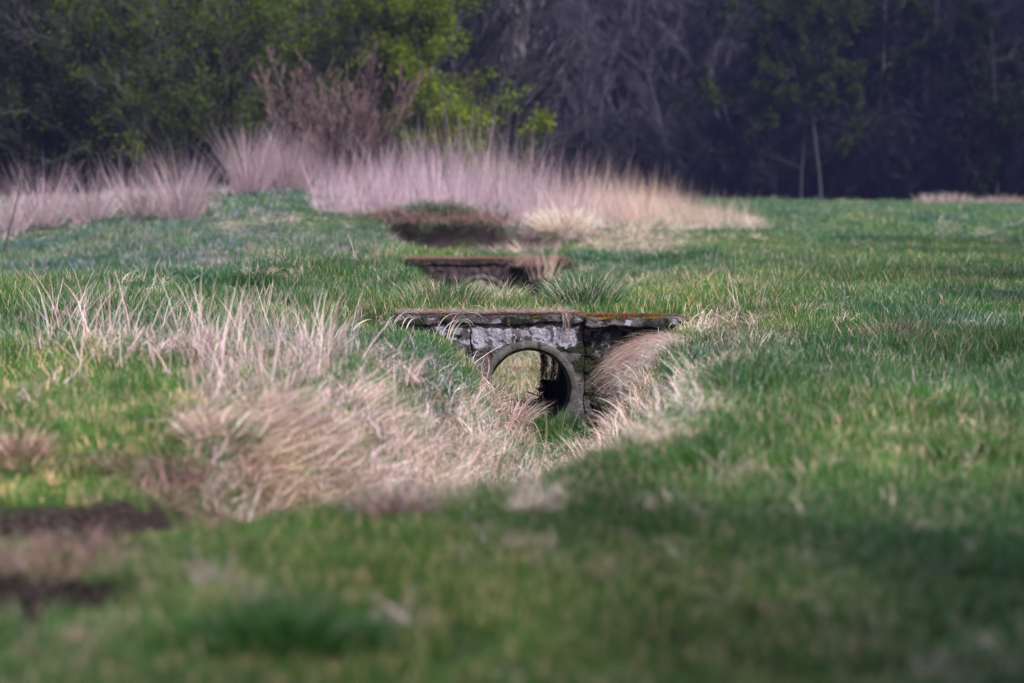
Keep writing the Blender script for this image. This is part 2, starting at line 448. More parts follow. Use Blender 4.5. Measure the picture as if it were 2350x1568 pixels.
M_WALL = concrete_mat('weathered lichened concrete', (.135, .118, .130), (.030, .025, .030))
M_COPE = concrete_mat('mossy coping concrete', (.13, .11, .12), (.025, .02, .024))
M_PIPE = concrete_mat('old pipe concrete', (.135, .125, .115), (.055, .050, .048))
M_COPEB = concrete_mat('dark red brown coping concrete', (.075, .045, .05), (.02, .013, .015))
M_WALLB = concrete_mat('brown stained concrete', (.085, .055, .062), (.016, .011, .014))

def ell(x, z, cx, cz, rx, rz, a=0):
    ca, sa = math.cos(a), math.sin(a)
    p = ((x - cx) * ca + (z - cz) * sa) / rx; q = (-(x - cx) * sa + (z - cz) * ca) / rz
    return np.clip(1.5 - np.hypot(p, q), 0, 1)

PIPE_X, PIPE_Z, PIPE_R = -.116, -.755, .49

def headwall_mesh(back=False):
    xs = np.linspace(-1.38, 1.38, 461); zs = np.linspace(-1.32, -.055, 211)
    X, Z = np.meshgrid(xs, zs)
    rough = (fbm(X * 9, Z * 9, 5) - .5) * .045 + (fbm(X * 40 + 5, Z * 40, 3) - .5) * .012
    # spalled hollows left and right below the coping
    pit = sstep(.56, .64, fbm(X * 7 + 31, Z * 9 + 4, 4)) * (.25 + .75 * np.maximum(sstep(.3, .55, X), sstep(-.6, -.85, X)))
    Yf = rough * 1 + pit * .035
    Yf += .05 * sstep(.40, .44, X) - .004     # right bay of the wall stands slightly back
    C = np.zeros(X.shape + (3,))
    warp = (fbm(X * 11, Z * 11, 5) - .5) * 1.5
    X0, Z0 = X, Z
    X = X + (fbm(X * 7 + 70, Z * 7, 3) - .5) * .16; Z = Z + (fbm(X * 7, Z * 7 + 60, 3) - .5) * .13
    L_ = np.zeros(X.shape)
    for e in [(-.56, -.20, .15, .115), (-.36, -.19, .12, .10), (-.13, -.15, .09, .07), (.02, -.20, .10, .11), (.24, -.17, .11, .13, .4),
              (-.83, -.20, .06, .08), (-.98, -.13, .05, .05), (-.46, -.29, .06, .04), (-.08, -.27, .05, .03), (.12, -.29, .04, .04),
              (.49, -.19, .045, .05), (.63, -.20, .08, .04, -.4), (.57, -.12, .07, .03), (.26, -.07, .06, .03), (.78, -.14, .06, .03, -.4), (-.8, -.05, .06, .04),
              (.33, -.27, .03, .05)]:
        L_ = np.maximum(L_, ell(X, Z, *e) * .92 - .08 + warp * .72)
    sp_ = sstep(.60, .68, fbm(X * 22 + 3, Z * 22, 3)) * sstep(-.42, -.3, Z) * .8
    L_ = np.maximum(L_, sp_)
    if not back: C[..., 0] = np.clip(L_ - .04, 0, 1)
    moss_shade = np.clip(fbm(X * 6 + 9, Z * 6, 5) * 1.1 - .28 + .06 * sstep(.35, .6, X) + .25 * sstep(-.62, -.9, X) + .12 * sstep(-.3, -.7, Z), 0, 1)
    moss_shade = np.maximum(moss_shade, np.clip(ell(X, Z, .38, -.345, .26, .05, -.05) + warp * .4, 0, 1))
    moss_shade = np.maximum(moss_shade, np.clip(ell(X, Z, .50, -.50, .17, .13) * .8 + warp * .6, 0, 1))
    moss_shade = np.maximum(moss_shade, np.clip(ell(X, Z, .55, -.85, .08, .3) * .7 + warp * .7, 0, 1))
    moss_shade = np.maximum(moss_shade, np.clip(ell(X, Z, -1.02, -.20, .13, .12) * .85 + warp, 0, 1))
    moss_shade = np.maximum(moss_shade, np.clip(ell(X, Z, .95, -.2, .22, .16) * .55 + warp * .8, 0, 1))  # shadow below the right slab, put into the dark channel
    moss_shade = np.maximum(moss_shade, sstep(-.095, -.07, Z) * sstep(.3, .5, fbm(X * 5, Z * 3, 3)) * .8)
    moss_shade *= (1 - .85 * np.clip(C[..., 0] * 1.6 - .3, 0, 1))
    C[..., 1] = moss_shade; C[..., 2] = 0
    X, Z = X0, Z0
    Yf -= moss_shade * .012 * fbm(X * 60, Z * 60, 2) + C[..., 0] * .002
    # hairline joints
    for jx, w in ((-.70, .006), (.432, .006)):
        g = np.exp(-((X + .01 * np.sin(Z * 20) - jx) / w) ** 2)
        Yf += g * .03; C[..., 1] = np.maximum(C[..., 1], g)
    rr = np.hypot(X - PIPE_X, Z - PIPE_Z)
    V = np.stack([X, Yf, Z], -1).reshape(-1, 3)
    nz, nx = X.shape
    i = (np.arange(nz - 1) * nx)[:, None] + np.arange(nx - 1)[None]
    F = np.stack([i, i + 1, i + 1 + nx, i + nx], -1)
    rc = (rr[:-1, :-1] + rr[1:, 1:]) / 2
    F = F[rc > PIPE_R - .03].reshape(-1, 4)
    # back face and rim
    V2 = V.copy(); V2[:, 1] = .24
    V3 = np.concatenate([V, V2]); C3 = np.concatenate([C.reshape(-1, 3)] * 2)
    Fb = F[:, ::-1] + len(V)
    def strip(idx):
        idx = np.asarray(idx); a, b = idx[:-1], idx[1:]
        return np.stack([b, a, a + len(V), b + len(V)], 1)
    rim = [strip(np.arange(nx)), strip((nz - 1) * nx + np.arange(nx)[::-1]), strip((np.arange(nz) * nx)[::-1]), strip(np.arange(nz) * nx + nx - 1)]
    return V3, np.concatenate([F, Fb] + rim), C3

def coping_mesh(x0, x1, yf, yb, top, thick, seed, red):
    """irregular slab with broken rounded edges, built as a closed loop swept along x"""
    nx = int((x1 - x0) / .012); xs = np.linspace(x0, x1, nx)
    prof = []                                   # (y,z) profile around the slab, unit square
    k = 9
    for t in np.linspace(0, 1, k): prof.append((0, -t))
    for t in np.linspace(0, 1, 8)[1:]: prof.append((t, -1))
    for t in np.linspace(0, 1, 5)[1:]: prof.append((1, -1 + t))
    for t in np.linspace(0, 1, 26)[1:-1]: prof.append((1 - t, 0))
    prof = np.array(prof); m = len(prof)
    X = np.repeat(xs[:, None], m, 1)
    endr = np.minimum(np.sqrt(np.clip((x1 - X) / .10, 0, 1) + .02), 1) * np.minimum(np.sqrt(np.clip((X - x0) / .03, 0, 1) + .05), 1)
    Y = yf + (yb - yf) * prof[None, :, 0]
    Z = -thick * (1 + (fbm(X * 4 + seed, X * 0, 3) - .5) * .5) * (-prof[None, :, 1])
    # corner rounding
    cy, cz = prof[:, 0] * (yb - yf), -prof[:, 1] * thick
    rc = .022
    dy = np.maximum(rc - cy, 0); dzt = np.maximum(rc - cz, 0); dzb = np.maximum(rc - (thick - cz), 0)
    Y = Y + (np.where(cy < 1e-6, 1, 0) * (rc - np.sqrt(np.maximum(rc ** 2 - np.maximum(dzt, dzb) ** 2, 0))))[None]
    ymid = (yf + yb) / 2
    Y = ymid + (Y - ymid) * (.75 + .25 * endr)
    Z = (-thick / 2) + (Z + thick / 2) * (.45 + .55 * endr)
    s = seed * 7.7
    Y += (fbm(X * 12 + s, Z * 25 + Y * 9, 4) - .5) * .04; Z += (fbm(X * 10 + s, Y * 14 + 5, 4) - .5) * .030
    Z += top
    n1 = fbm(X * 8 + s, Y * 8 + Z * 8, 4)
    C = np.zeros(X.shape + (3,))
    topm = (prof[None, :, 1] > -.30)
    C[..., 2] = np.clip(np.where(topm, .35 + red, -.2 + red * .4) + (n1 - .5) * 1.2, 0, 1)
    C[..., 1] = np.clip(.42 + (n1 - .5) * 1.1 + .25 * (prof[None, :, 1] < -.75), 0, 1)
    C[..., 0] = np.clip(fbm(X * 11 + s + 50, Z * 16 + Y * 11, 4) * 1.5 - .35, 0, 1) * (1 - topm * .6)
    V = np.stack([X, Y, Z], -1).reshape(-1, 3)
    i = (np.arange(nx - 1) * m)[:, None] + np.arange(m)[None]
    j = (np.arange(nx - 1) * m)[:, None] + (np.arange(m) + 1)[None] % m
    F = np.stack([i, i + m, j + m, j], -1).reshape(-1, 4)
    V = np.concatenate([V, [[x0, ymid, top - thick / 2], [x1, ymid, top - thick / 2]]]); C = np.concatenate([C.reshape(-1, 3), [[0, .5, 0]] * 2])
    caps = []
    for q in range(m):
        a, b = q, (q + 1) % m
        caps.append([a, b, len(V) - 2, len(V) - 2]); o = (nx - 1) * m
        caps.append([o + b, o + a, len(V) - 1, len(V) - 1])
    return V, F, C, np.array(caps)

def tri_mesh(name, V, F, C, caps, mats, smooth=True):
    # quads plus triangle caps
    tri = caps[:, :3]
    Q = np.concatenate([F[:, [0, 1, 2]], F[:, [0, 2, 3]], tri])
    return quick_mesh(name, V, Q, C, smooth, mats)

def pipe_mesh(length, skew):
    ns = 96; th = np.linspace(0, 2 * np.pi, ns, endpoint=False)
    # (radius, y) profile: outer, face, socket step, long bore, end face
    pr = [(.49, .30), (.49, .0), (.488, -.028), (.47, -.036), (.425, -.036), (.415, -.028), (.412, .05), (.408, .07), (.392, .075), (.388, .09), (.388, .15)]
    pr += [(.388, .15 + (length - .15) * t) for t in np.linspace(0, 1, 14)[1:]] + [(.46, length), (.46, .31)]
    pr = np.array(pr); m = len(pr)
    R = pr[:, 0][:, None] * np.ones(ns); Yp = pr[:, 1][:, None] * np.ones(ns)
    T = np.ones(m)[:, None] * th
    R = R + (fbm(np.cos(T) * 5 + Yp * 3 + 9, np.sin(T) * 5 + 9, 4) - .5) * .012
    X = PIPE_X + R * np.cos(T) + skew * Yp; Z = PIPE_Z + R * np.sin(T)
    Yp = Yp + (fbm(np.cos(T) * 9 + 20, np.sin(T) * 9 + 20, 3) - .5) * .012 * (pr[:, 1] < .05)[:, None]
    V = np.stack([X, Yp, Z], -1).reshape(-1, 3)
    i = (np.arange(m) * ns)[:, None] + np.arange(ns)[None]
    i2 = np.roll(i, -1, 0); j = np.roll(i, -1, 1); j2 = np.roll(i2, -1, 1)
    F = np.stack([i, j, j2, i2], -1).reshape(-1, 4)
    C = np.zeros((m, ns, 3))
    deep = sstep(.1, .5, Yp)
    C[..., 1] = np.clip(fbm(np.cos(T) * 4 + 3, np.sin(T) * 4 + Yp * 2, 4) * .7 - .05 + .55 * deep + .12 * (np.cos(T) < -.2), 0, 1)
    C[..., 0] = np.clip(fbm(np.cos(T) * 9 + 8, np.sin(T) * 9, 4) * 1.0 - .25, 0, 1) * (1 - deep) * .9
    return V, F, C.reshape(-1, 3)

def litter_blades(n, xr, yr, z, seed, col, lmax=.12):
    r = np.random.default_rng(seed)
    x = r.uniform(*xr, n); y = r.uniform(*yr, n)
    b = np.stack([x, y, z + r.random(n) * .018], 1)
    return blades(b, r.random(n) * 6.28, r.uniform(.04, lmax, n), .0045, r.uniform(1.0, 1.6, n), r.uniform(-.6, .9, n), 3, col, .45, r, wob=.9)

def make_culvert(loc, label, group):
    t = tag(empty('culvert', loc), label, 'culvert', group)
    V, F, C = headwall_mesh(); hw = link('headwall', quick_mesh('headwall', V, F, C, True, [M_WALL]), t)
    hw['label'] = 'lichen spotted headwall around the pipe mouth'
    hw['label'] = 'grey lichened headwall around the pipe mouth'
    V, F, C = headwall_mesh(True); V[:, 1] = 3.75 - V[:, 1]
    V[:, 0] = V[:, 0] - .045
    link('headwall', quick_mesh('rear headwall', V, F[:, ::-1], C, True, [M_WALL]), t)['label'] = 'plain headwall at the back of the crossing'
    V, F, C, cp = coping_mesh(-1.47, .425, -.045, .30, .0, .105, 1, -.08)
    link('coping_slab', tri_mesh('coping_slab', V, F, C, cp, [M_COPE]), t)['label'] = 'thinner coping slab under dead grass litter'
    V, F, C, cp = coping_mesh(.435, 1.47, -.14, .28, -.008, .125, 2, .12)
    link('coping_slab', tri_mesh('coping_slab', V, F, C, cp, [M_COPE]), t)['label'] = 'thick coping slab with rusty red moss and a rounded end'
    V, F, C = pipe_mesh(3.72, -.012)
    link('pipe', quick_mesh('pipe', V, F, C, True, [M_PIPE]), t)['label'] = 'round concrete pipe with a stepped socket mouth'
    # moss cushions on the slab edge
    r = np.random.default_rng(3); P = []
    cl = np.array([(-.05, .6), (-.35, .5), (.1, .5), (.52, .7), (.70, 1), (.85, 1), (1.0, 1), (1.1, .9), (.6, .9), (-1.1, .3), (.32, .4)])
    N = 9000
    w = cl[:, 1] / cl[:, 1].sum(); k = r.choice(len(cl), N, p=w)
    x = cl[k, 0] + r.normal(size=N) * .055
    fr = np.where(x > .43, -.14, -.045)
    y = fr + np.abs(r.normal(size=N)) * .09
    z = np.where(x > .43, -.012, 0) + .002 + r.random(N) * .012 - np.abs(r.normal(size=N)) * .02 * (y < fr + .02)
    colr = np.where((noise2(x * 9, y * 6) > .45)[:, None], (.24, .085, .025), (.13, .11, .018))
    P.append(blades(np.stack([x, y, z], 1), r.random(N) * 6.28, r.uniform(.008, .022, N), .005, r.uniform(0, .8, N), .5, 2, colr, .4, r))
    V, F, C = join_parts(P)
    link('moss', quick_mesh('moss', V, F, C, False, [M_GO]), t)['label'] = 'rusty and olive moss cushions on the coping edge'
    return t

c1 = make_culvert((.29, 28.40, -.0), 'grey stone pipe culvert with pale lichen patches, in sharp focus mid picture', 'culverts across the ditch')
c2 = tag(empty('culvert', (-.42, 50.20, .0)), 'smaller looking brown stained culvert behind the lichened one, topped by reddish litter', 'culvert', 'culverts across the ditch')
for ch in list(c1.children):
    d = ch.copy(); COL.objects.link(d); d.parent = c2
    if ch.name.startswith('headwall') or ch.name.startswith('coping'):
        d.data = ch.data.copy(); d.data.materials[0] = M_WALLB if ch.name.startswith('headwall') else M_COPEB
        ca = d.data.color_attributes['col']; a = np.empty(len(ca.data) * 4, np.float32); ca.data.foreach_get('color', a)
        a = a.reshape(-1, 4); a[:, 0] *= .36; ca.data.foreach_set('color', a.ravel())
        d['label'] = 'brown stained headwall' if ch.name.startswith('headwall') else 'dark red brown coping slab'
c2.children[0]['label'] = 'brown stained headwall around the faint arch'

# ------------------------------------------------------------------ scattering of what nobody could count
def hidden_proto(name, parts, mat):
    V, F, C = join_parts(parts)
    return bpy.data.objects.new(name, quick_mesh(name, V, F, C, False, [mat]))

def scatter(name, protos, P, rot, sc, idx, tint, label, cat, kind='stuff', group=None):
    coll = bpy.data.collections.new(name + ' kinds')
    for i, p in enumerate(protos):
        p.name = '%s kind %02d' % (name, i); coll.objects.link(p)
    me = bpy.data.meshes.new(name); N = len(P)
    me.vertices.add(N); me.vertices.foreach_set('co', np.ascontiguousarray(P, np.float32).ravel())
    def at(nm, ty, key, arr):
        a = me.attributes.new(nm, ty, 'POINT'); a.data.foreach_set(key, np.ascontiguousarray(arr).ravel())
    at('turn', 'FLOAT_VECTOR', 'vector', rot.astype(np.float32))
    at('size', 'FLOAT_VECTOR', 'vector', (sc if sc.ndim == 2 else np.repeat(sc[:, None], 3, 1)).astype(np.float32))
    at('pick', 'INT', 'value', idx.astype(np.int32))
    t4 = np.ones((N, 4), np.float32); t4[:, :3] = tint
    a = me.attributes.new('tint', 'FLOAT_COLOR', 'POINT'); a.data.foreach_set('color', t4.ravel())
    o = link(name, me)
    ng = bpy.data.node_groups.new(name, 'GeometryNodeTree')
    ng.interface.new_socket('Geometry', in_out='INPUT', socket_type='NodeSocketGeometry')
    ng.interface.new_socket('Geometry', in_out='OUTPUT', socket_type='NodeSocketGeometry')
    gi = ng.nodes.new('NodeGroupInput'); go = ng.nodes.new('NodeGroupOutput')
    ci = ng.nodes.new('GeometryNodeCollectionInfo'); ci.inputs['Collection'].default_value = coll
    ci.inputs['Separate Children'].default_value = True; ci.inputs['Reset Children'].default_value = True
    ip = ng.nodes.new('GeometryNodeInstanceOnPoints'); ip.inputs['Pick Instance'].default_value = True
    def na(nm, ty):
        x = ng.nodes.new('GeometryNodeInputNamedAttribute'); x.data_type = ty; x.inputs['Name'].default_value = nm
        return [s for s in x.outputs if s.enabled and s.name == 'Attribute'][0]
    ng.links.new(gi.outputs[0], ip.inputs['Points']); ng.links.new(ci.outputs[0], ip.inputs['Instance'])
    ng.links.new(na('pick', 'INT'), ip.inputs['Instance Index'])
    er = ng.nodes.new('FunctionNodeEulerToRotation'); ng.links.new(na('turn', 'FLOAT_VECTOR'), er.inputs[0])
    ng.links.new(er.outputs[0], ip.inputs['Rotation'])
    ng.links.new(na('size', 'FLOAT_VECTOR'), ip.inputs['Scale'])
    ng.links.new(ip.outputs[0], go.inputs[0])
    md = o.modifiers.new('scatter', 'NODES'); md.node_group = ng
    return tag(o, label, cat, group, kind)

GREEN = np.array([.050, .150, .022]); BLUEG = np.array([.034, .122, .038]); YELG = np.array([.11, .195, .034])
STRAW = np.array([.74, .55, .45]); PALE = np.array([.84, .72, .62]); PINK = np.array([.66, .46, .44]); BROWN = np.array([.36, .22, .17])

def disc(n, r, rg): 
    a = rg.random(n) * 6.283; q = np.sqrt(rg.random(n)) * r
    return np.stack([q * np.cos(a), q * np.sin(a), np.full(n, -.02)], 1)

def green_clump(seed, n=70, r=.12, h=.13, dryf=.07, wd=.0048):
    rg = np.random.default_rng(seed); b = disc(n, r, rg)
    k = rg.random((n, 1)); c = np.where(k < .45, GREEN, np.where(k < .75, BLUEG, YELG))
    dr = rg.random(n) < dryf; c[dr] = STRAW
    L = rg.uniform(.55, 1.25, n) * h
    return [blades(b, rg.random(n) * 6.283, L, rg.uniform(.7, 1.3, n) * wd, rg.uniform(0, .35, n), rg.uniform(.1, 1.3, n), 3, c, .3, rg)]

def straw_clump(seed, n=46, r=.13, L0=.21, up=.75, wd=.0062, greens=.40):
    rg = np.random.default_rng(seed); b = disc(n, r, rg)
    k = rg.random((n, 1)); c = np.where(k < .4, STRAW, np.where(k < .7, PALE, np.where(k < .93, PINK, BROWN)))
    hd = rg.normal(0, 1.5, n)
    L = rg.uniform(.5, 1.3, n) * L0
    p = [blades(b, hd, L, rg.uniform(.7, 1.4, n) * wd, rg.uniform(.2, 1.2, n) * up * 1.6, rg.uniform(.5, 2.3, n), 5, c, .25, rg, wob=.9)]
    g = int(n * greens)
    if g: p.append(blades(disc(g, r, rg), rg.random(g) * 6.28, rg.uniform(.1, .2, g), .005, rg.uniform(0, .3, g), .6, 3, GREEN, .3, rg))
    return p if p[0][1].shape[1] == 4 else p

def stalk_clump(seed, n=18, r=.15, L0=.46, wd=.0045, spread=.62, cols=(PINK, STRAW, PALE)):
    rg = np.random.default_rng(seed); b = disc(n, r, rg)
    c = np.array(cols)[rg.integers(0, len(cols), n)]
    out = np.arctan2(b[:, 1], b[:, 0]) + rg.normal(0, .6, n)
    return [blades(b, out, (.25 + 1.1 * rg.random(n) ** 2.0) * L0, rg.uniform(.7, 1.4, n) * wd, rg.uniform(0, 1, n) * spread, rg.uniform(-.3, .9, n), 5, c, .3, rg, wob=.6)]

def land(n_per, y0, y1, margin=1.0, rg=RNG, wx=.195):
    """random land points in the strip between distances y0 and y1"""
    A_ = wx * (y1 ** 2 - y0 ** 2) + 2 * margin * (y1 - y0)
    N = int(A_ * n_per)
    y = np.sqrt(rg.random(int(N * 1.0)) * (y1 ** 2 - y0 ** 2) + y0 ** 2)
    x = (rg.random(len(y)) * 2 - 1) * (wx * y + margin)
    return x, y

def on_crossing(x, y):
    """on the copings / inside walls or pipes, where no turf grows"""
    a = (np.abs(x - .29) < 1.50) & (y > 28.22) & (y < 28.72)
    b = (np.abs(x + .42) < 1.50) & (y > 50.02) & (y < 50.52)
    c = (np.abs(x - .19) < 1.42) & (y > 31.88) & (y < 32.2) | (np.abs(x + .52) < 1.42) & (y > 53.68) & (y < 54.0)
    return a | b | c

def build_meadow():
    rg = np.random.default_rng(21)
    gp = [hidden_proto('g', green_clump(100 + i), M_GI) for i in range(6)]
    gp += [hidden_proto('g', green_clump(120 + i, 45, .10, .22, .12, .006), M_GI) for i in range(3)]          # longer tufts
    gp += [hidden_proto('g', green_clump(130 + i, 60, .12, .12, .45), M_GI) for i in range(3)]                 # half dead
    xs, ys = [], []
    for den, a, b in ((190, 5.6, 12), (115, 12, 19), (66, 19, 36), (30, 36, 62), (9, 62, 110), (3.2, 110, 175)):
        x, y = land(den, a, b, rg=rg); xs.append(x); ys.append(y)
    x = np.concatenate(xs); y = np.concatenate(ys); z = ground_z(x, y)
    dry, soil, dk = cover(x, y, z)
    patch = fbm(x * .8 + 3, y * .35 + 8, 3)
    keep = (rg.random(len(x)) > dry * .70) & (rg.random(len(x)) > soil * 1.1) & ~on_crossing(x, y)
    keep &= ~((y > 66) & (reed_mask(x, y) > .5) & (rg.random(len(x)) < .8))
    x, y, z, dry, dk, patch = (a[keep] for a in (x, y, z, dry, dk, patch))
    N = len(x)
    r = rg.random(N)
    idx = rg.integers(0, 6, N)
    lng = (r < .10 + .35 * sstep(.55, .7, patch) + .6 * dk)
    idx = np.where(lng, rg.integers(6, 9, N), idx)
    hd = rg.random(N) < (.035 + .6 * dry + .16 * sstep(.52, .66, fbm(x * 1.3 + 50, y * .5, 3)))
    idx = np.where(hd & ~(dk > .4), rg.integers(9, 12, N), idx)
    sc = rg.uniform(.75, 1.25, N) * (1 + 1.2 * sstep(60, 75, y) + 1.2 * sstep(105, 120, y)) * (1 + .25 * (patch - .5))
    sc3 = np.stack([sc, sc, np.where(y > 62, sc * .55, sc)], 1)
    sc3 = sc3 * np.where((y > 9.9) & (y < 12) & (x < -1.0), .6, 1)[:, None]
    near = (np.abs(x - .29) < 2.1) & (y > 26.3) & (y < 28.5)
    sc3 = np.where(near[:, None], sc3 * np.array([.9, .9, .62]), sc3)
    nl = (x > -1.4) & (x < .1) & (y > 26.6) & (y < 28.5); sc3 = np.where(nl[:, None], sc3 * np.array([1, 1, .7]), sc3)
    near2 = (np.abs(x + .42) < 2.3) & (y > 47) & (y < 50.3); sc3 = np.where(near2[:, None], sc3 * np.array([.9, .9, .6]), sc3)
    sc3 *= (.40 + .47 * sstep(9, 22, y))[:, None]
    u, v = to_view(x, y, z)
    warm = fbm(x * .5 + 90, y * .22, 3)
    tint = np.ones((N, 3)) * (.85 + .3 * rg.random((N, 1)))
    tint *= 1 + (warm[:, None] - .5) * np.array([1.5, .8, -.1])
    tint *= (1 + (fbm(x * 2.2 + 5, y * 1.0, 3) - .5) * .9)[:, None]
    tint *= 1 - dk[:, None] * np.array([.32, .20, .14])
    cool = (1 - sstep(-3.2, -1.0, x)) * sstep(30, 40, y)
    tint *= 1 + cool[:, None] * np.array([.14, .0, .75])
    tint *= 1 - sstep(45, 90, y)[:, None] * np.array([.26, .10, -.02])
    slope = np.zeros((N, 3)); slope[:, 2] = rg.random(N) * 6.28; slope[:, :2] = rg.normal(0, .10, (N, 2))
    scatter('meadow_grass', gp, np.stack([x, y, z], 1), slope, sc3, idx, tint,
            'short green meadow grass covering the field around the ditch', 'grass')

REEDF = [(-300, 62), (0, 64), (150, 66), (480, 69), (520, 74), (700, 77), (745, 69), (900, 68), (1150, 67.5), (1300, 64)]
def reed_mask(x, y):
    """where the tall dead reed stands: a belt running behind the left bank and tapering into the field"""
    u = (512 + K * x / np.maximum(y, 1)) * DS
    front = np.interp(u, [-300, 0, 150, 470, 520, 700, 745, 900, 1150, 1230, 1330, 1500, 1760, 1800],
                      [63, 64, 66, 69, 76, 79, 69, 68, 67, 66, 62, 66, 80, 400])
    back = np.interp(u, [-300, 480, 700, 1200, 1500, 1600, 1760, 1800], [80, 84, 90, 92, 108, 100, 86, 60])
    wob = (fbm(x * .4, y * .2, 3) - .5) * 5
    return sstep(-1, 1, y - front + wob) * sstep(-1, 1, back - y + wob)

def build_dry():
    rg = np.random.default_rng(31)
    gp = [hidden_proto('d', straw_clump(200 + i), M_GI) for i in range(6)]
    gp += [hidden_proto('d', straw_clump(220 + i, 46, .12, .16, .7, .004, .05), M_GI) for i in range(3)]       # matted litter
    gp += [hidden_proto('d', stalk_clump(230 + i), M_GI) for i in range(3)]                                     # standing stalks
    xs, ys = [], []
    for den, a, b in ((120, 5.6, 14), (70, 14, 36), (30, 36, 62), (14, 62, 112)):
        x, y = land(den, a, b, rg=rg); xs.append(x); ys.append(y)
    x = np.concatenate(xs); y = np.concatenate(ys); z = ground_z(x, y)
    dry, soil, dk = cover(x, y, z)
    clump = sstep(.38, .56, fbm(x * 2.2 + 7, y * 1.3, 3))
    pr = dry * (.13 + .62 * clump) * (y < 66.5) + .015
    pr = np.maximum(pr, (y > 60) * reed_mask(x, y) * np.interp(to_view(x, y, z)[0], [500, 760], [.15, .45]))
    keep = (rg.random(len(x)) < pr) & (rg.random(len(x)) > soil * np.where(y < 13, .80, .9)) & ~on_crossing(x, y)
    x, y, z, dry = x[keep], y[keep], z[keep], dry[keep]
    N = len(x); dd = ditch_depth(x, y); h = .15
    gx = (ground_z(x + h, y) - ground_z(x - h, y)) / (2 * h); gy = (ground_z(x, y + h) - ground_z(x, y - h)) / (2 * h)
    down = np.arctan2(-gy, -gx); st = np.hypot(gx, gy)
    idx = rg.integers(0, 6, N)
    idx = np.where(rg.random(N) < .35, rg.integers(6, 9, N), idx)
    u, v = to_view(x, y, z)
    stalks = np.maximum(blob(u, v, 480, 840, 330, 90), blob(u, v, 200, 780, 230, 60)) * (dd < .3)
    idx = np.where(rg.random(N) < .36 * stalks + .02, rg.integers(9, 12, N), idx)
    rot = np.zeros((N, 3)); rot[:, 2] = np.where(st > .25, down + rg.normal(0, .7, N), rg.normal(.3, 1.3, N))
    rot[:, :2] = rg.normal(0, .15, (N, 2))
    sc = rg.uniform(.7, 1.3, N) * (1 + .9 * sstep(60, 72, y)) * (.62 + .38 * sstep(9, 18, y))
    warm = fbm(x * .9 + 12, y * .6, 3)[:, None]
    tint = (.82 + .36 * rg.random((N, 1))) * (1 + (warm - .5) * np.array([.1, .35, .35]))
    lilac = (1 - sstep(-.8, 0.4, x))[:, None] * (y < 30)[:, None]
    tint = tint * (1 + lilac * np.array([-.02, -.07, .08]))
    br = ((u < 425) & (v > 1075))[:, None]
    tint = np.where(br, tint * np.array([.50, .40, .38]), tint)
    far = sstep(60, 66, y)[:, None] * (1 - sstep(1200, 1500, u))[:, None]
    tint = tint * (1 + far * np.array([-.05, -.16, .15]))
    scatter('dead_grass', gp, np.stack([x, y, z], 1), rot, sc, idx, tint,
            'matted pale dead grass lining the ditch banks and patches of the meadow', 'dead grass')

def build_reed():
    rg = np.random.default_rng(41)
    gp = [hidden_proto('r', stalk_clump(300 + i, 46, .42, 1.45, .0075, .5, (PINK, PINK * .9 + .03, STRAW * .9)), M_GI) for i in range(5)]
    x, y = land(1.5, 60, 112, 2, rg); z = ground_z(x, y)
    k = reed_mask(x, y) * sstep(.25, .55, fbm(x * .5 + 4, y * .3, 3))
    uu = (512 + K * x / y) * DS
    k = k * np.interp(uu, [-100, 0, 500, 560, 700, 760], [.35, .22, .22, .35, .5, 1])
    keep = rg.random(len(x)) < k * .95
    x, y, z = x[keep], y[keep], z[keep]; N = len(x)
    u = (512 + K * x / y) * DS
    hgt = np.interp(u, [-200, 0, 600, 1100, 1350, 1550, 1760], [1.0, 1.0, .9, 1.05, .9, .62, .35]) * rg.uniform(.75, 1.2, N)
    hgt *= .62 + .75 * fbm(x * .6, y * .2, 2) + .35 * (rg.random(N) < .12)
    rot = np.zeros((N, 3)); rot[:, 2] = rg.random(N) * 6.28; rot[:, :2] = rg.normal(0, .06, (N, 2))
    tint = (.8 + .35 * rg.random((N, 1))) * np.ones(3)
    lil = (1 - sstep(1150, 1500, u))[:, None]
    tint = tint * (lil * np.array([.78, .77, .98]) + (1 - lil) * np.array([1.02, .98, .90]))
    scatter('dead_reed', gp, np.stack([x, y, z], 1), rot, np.stack([hgt, hgt, hgt], 1), rg.integers(0, 5, N), tint,
            'belt of tall lilac grey dead reed in front of the trees', 'dead reed')

build_meadow(); build_dry(); build_reed()

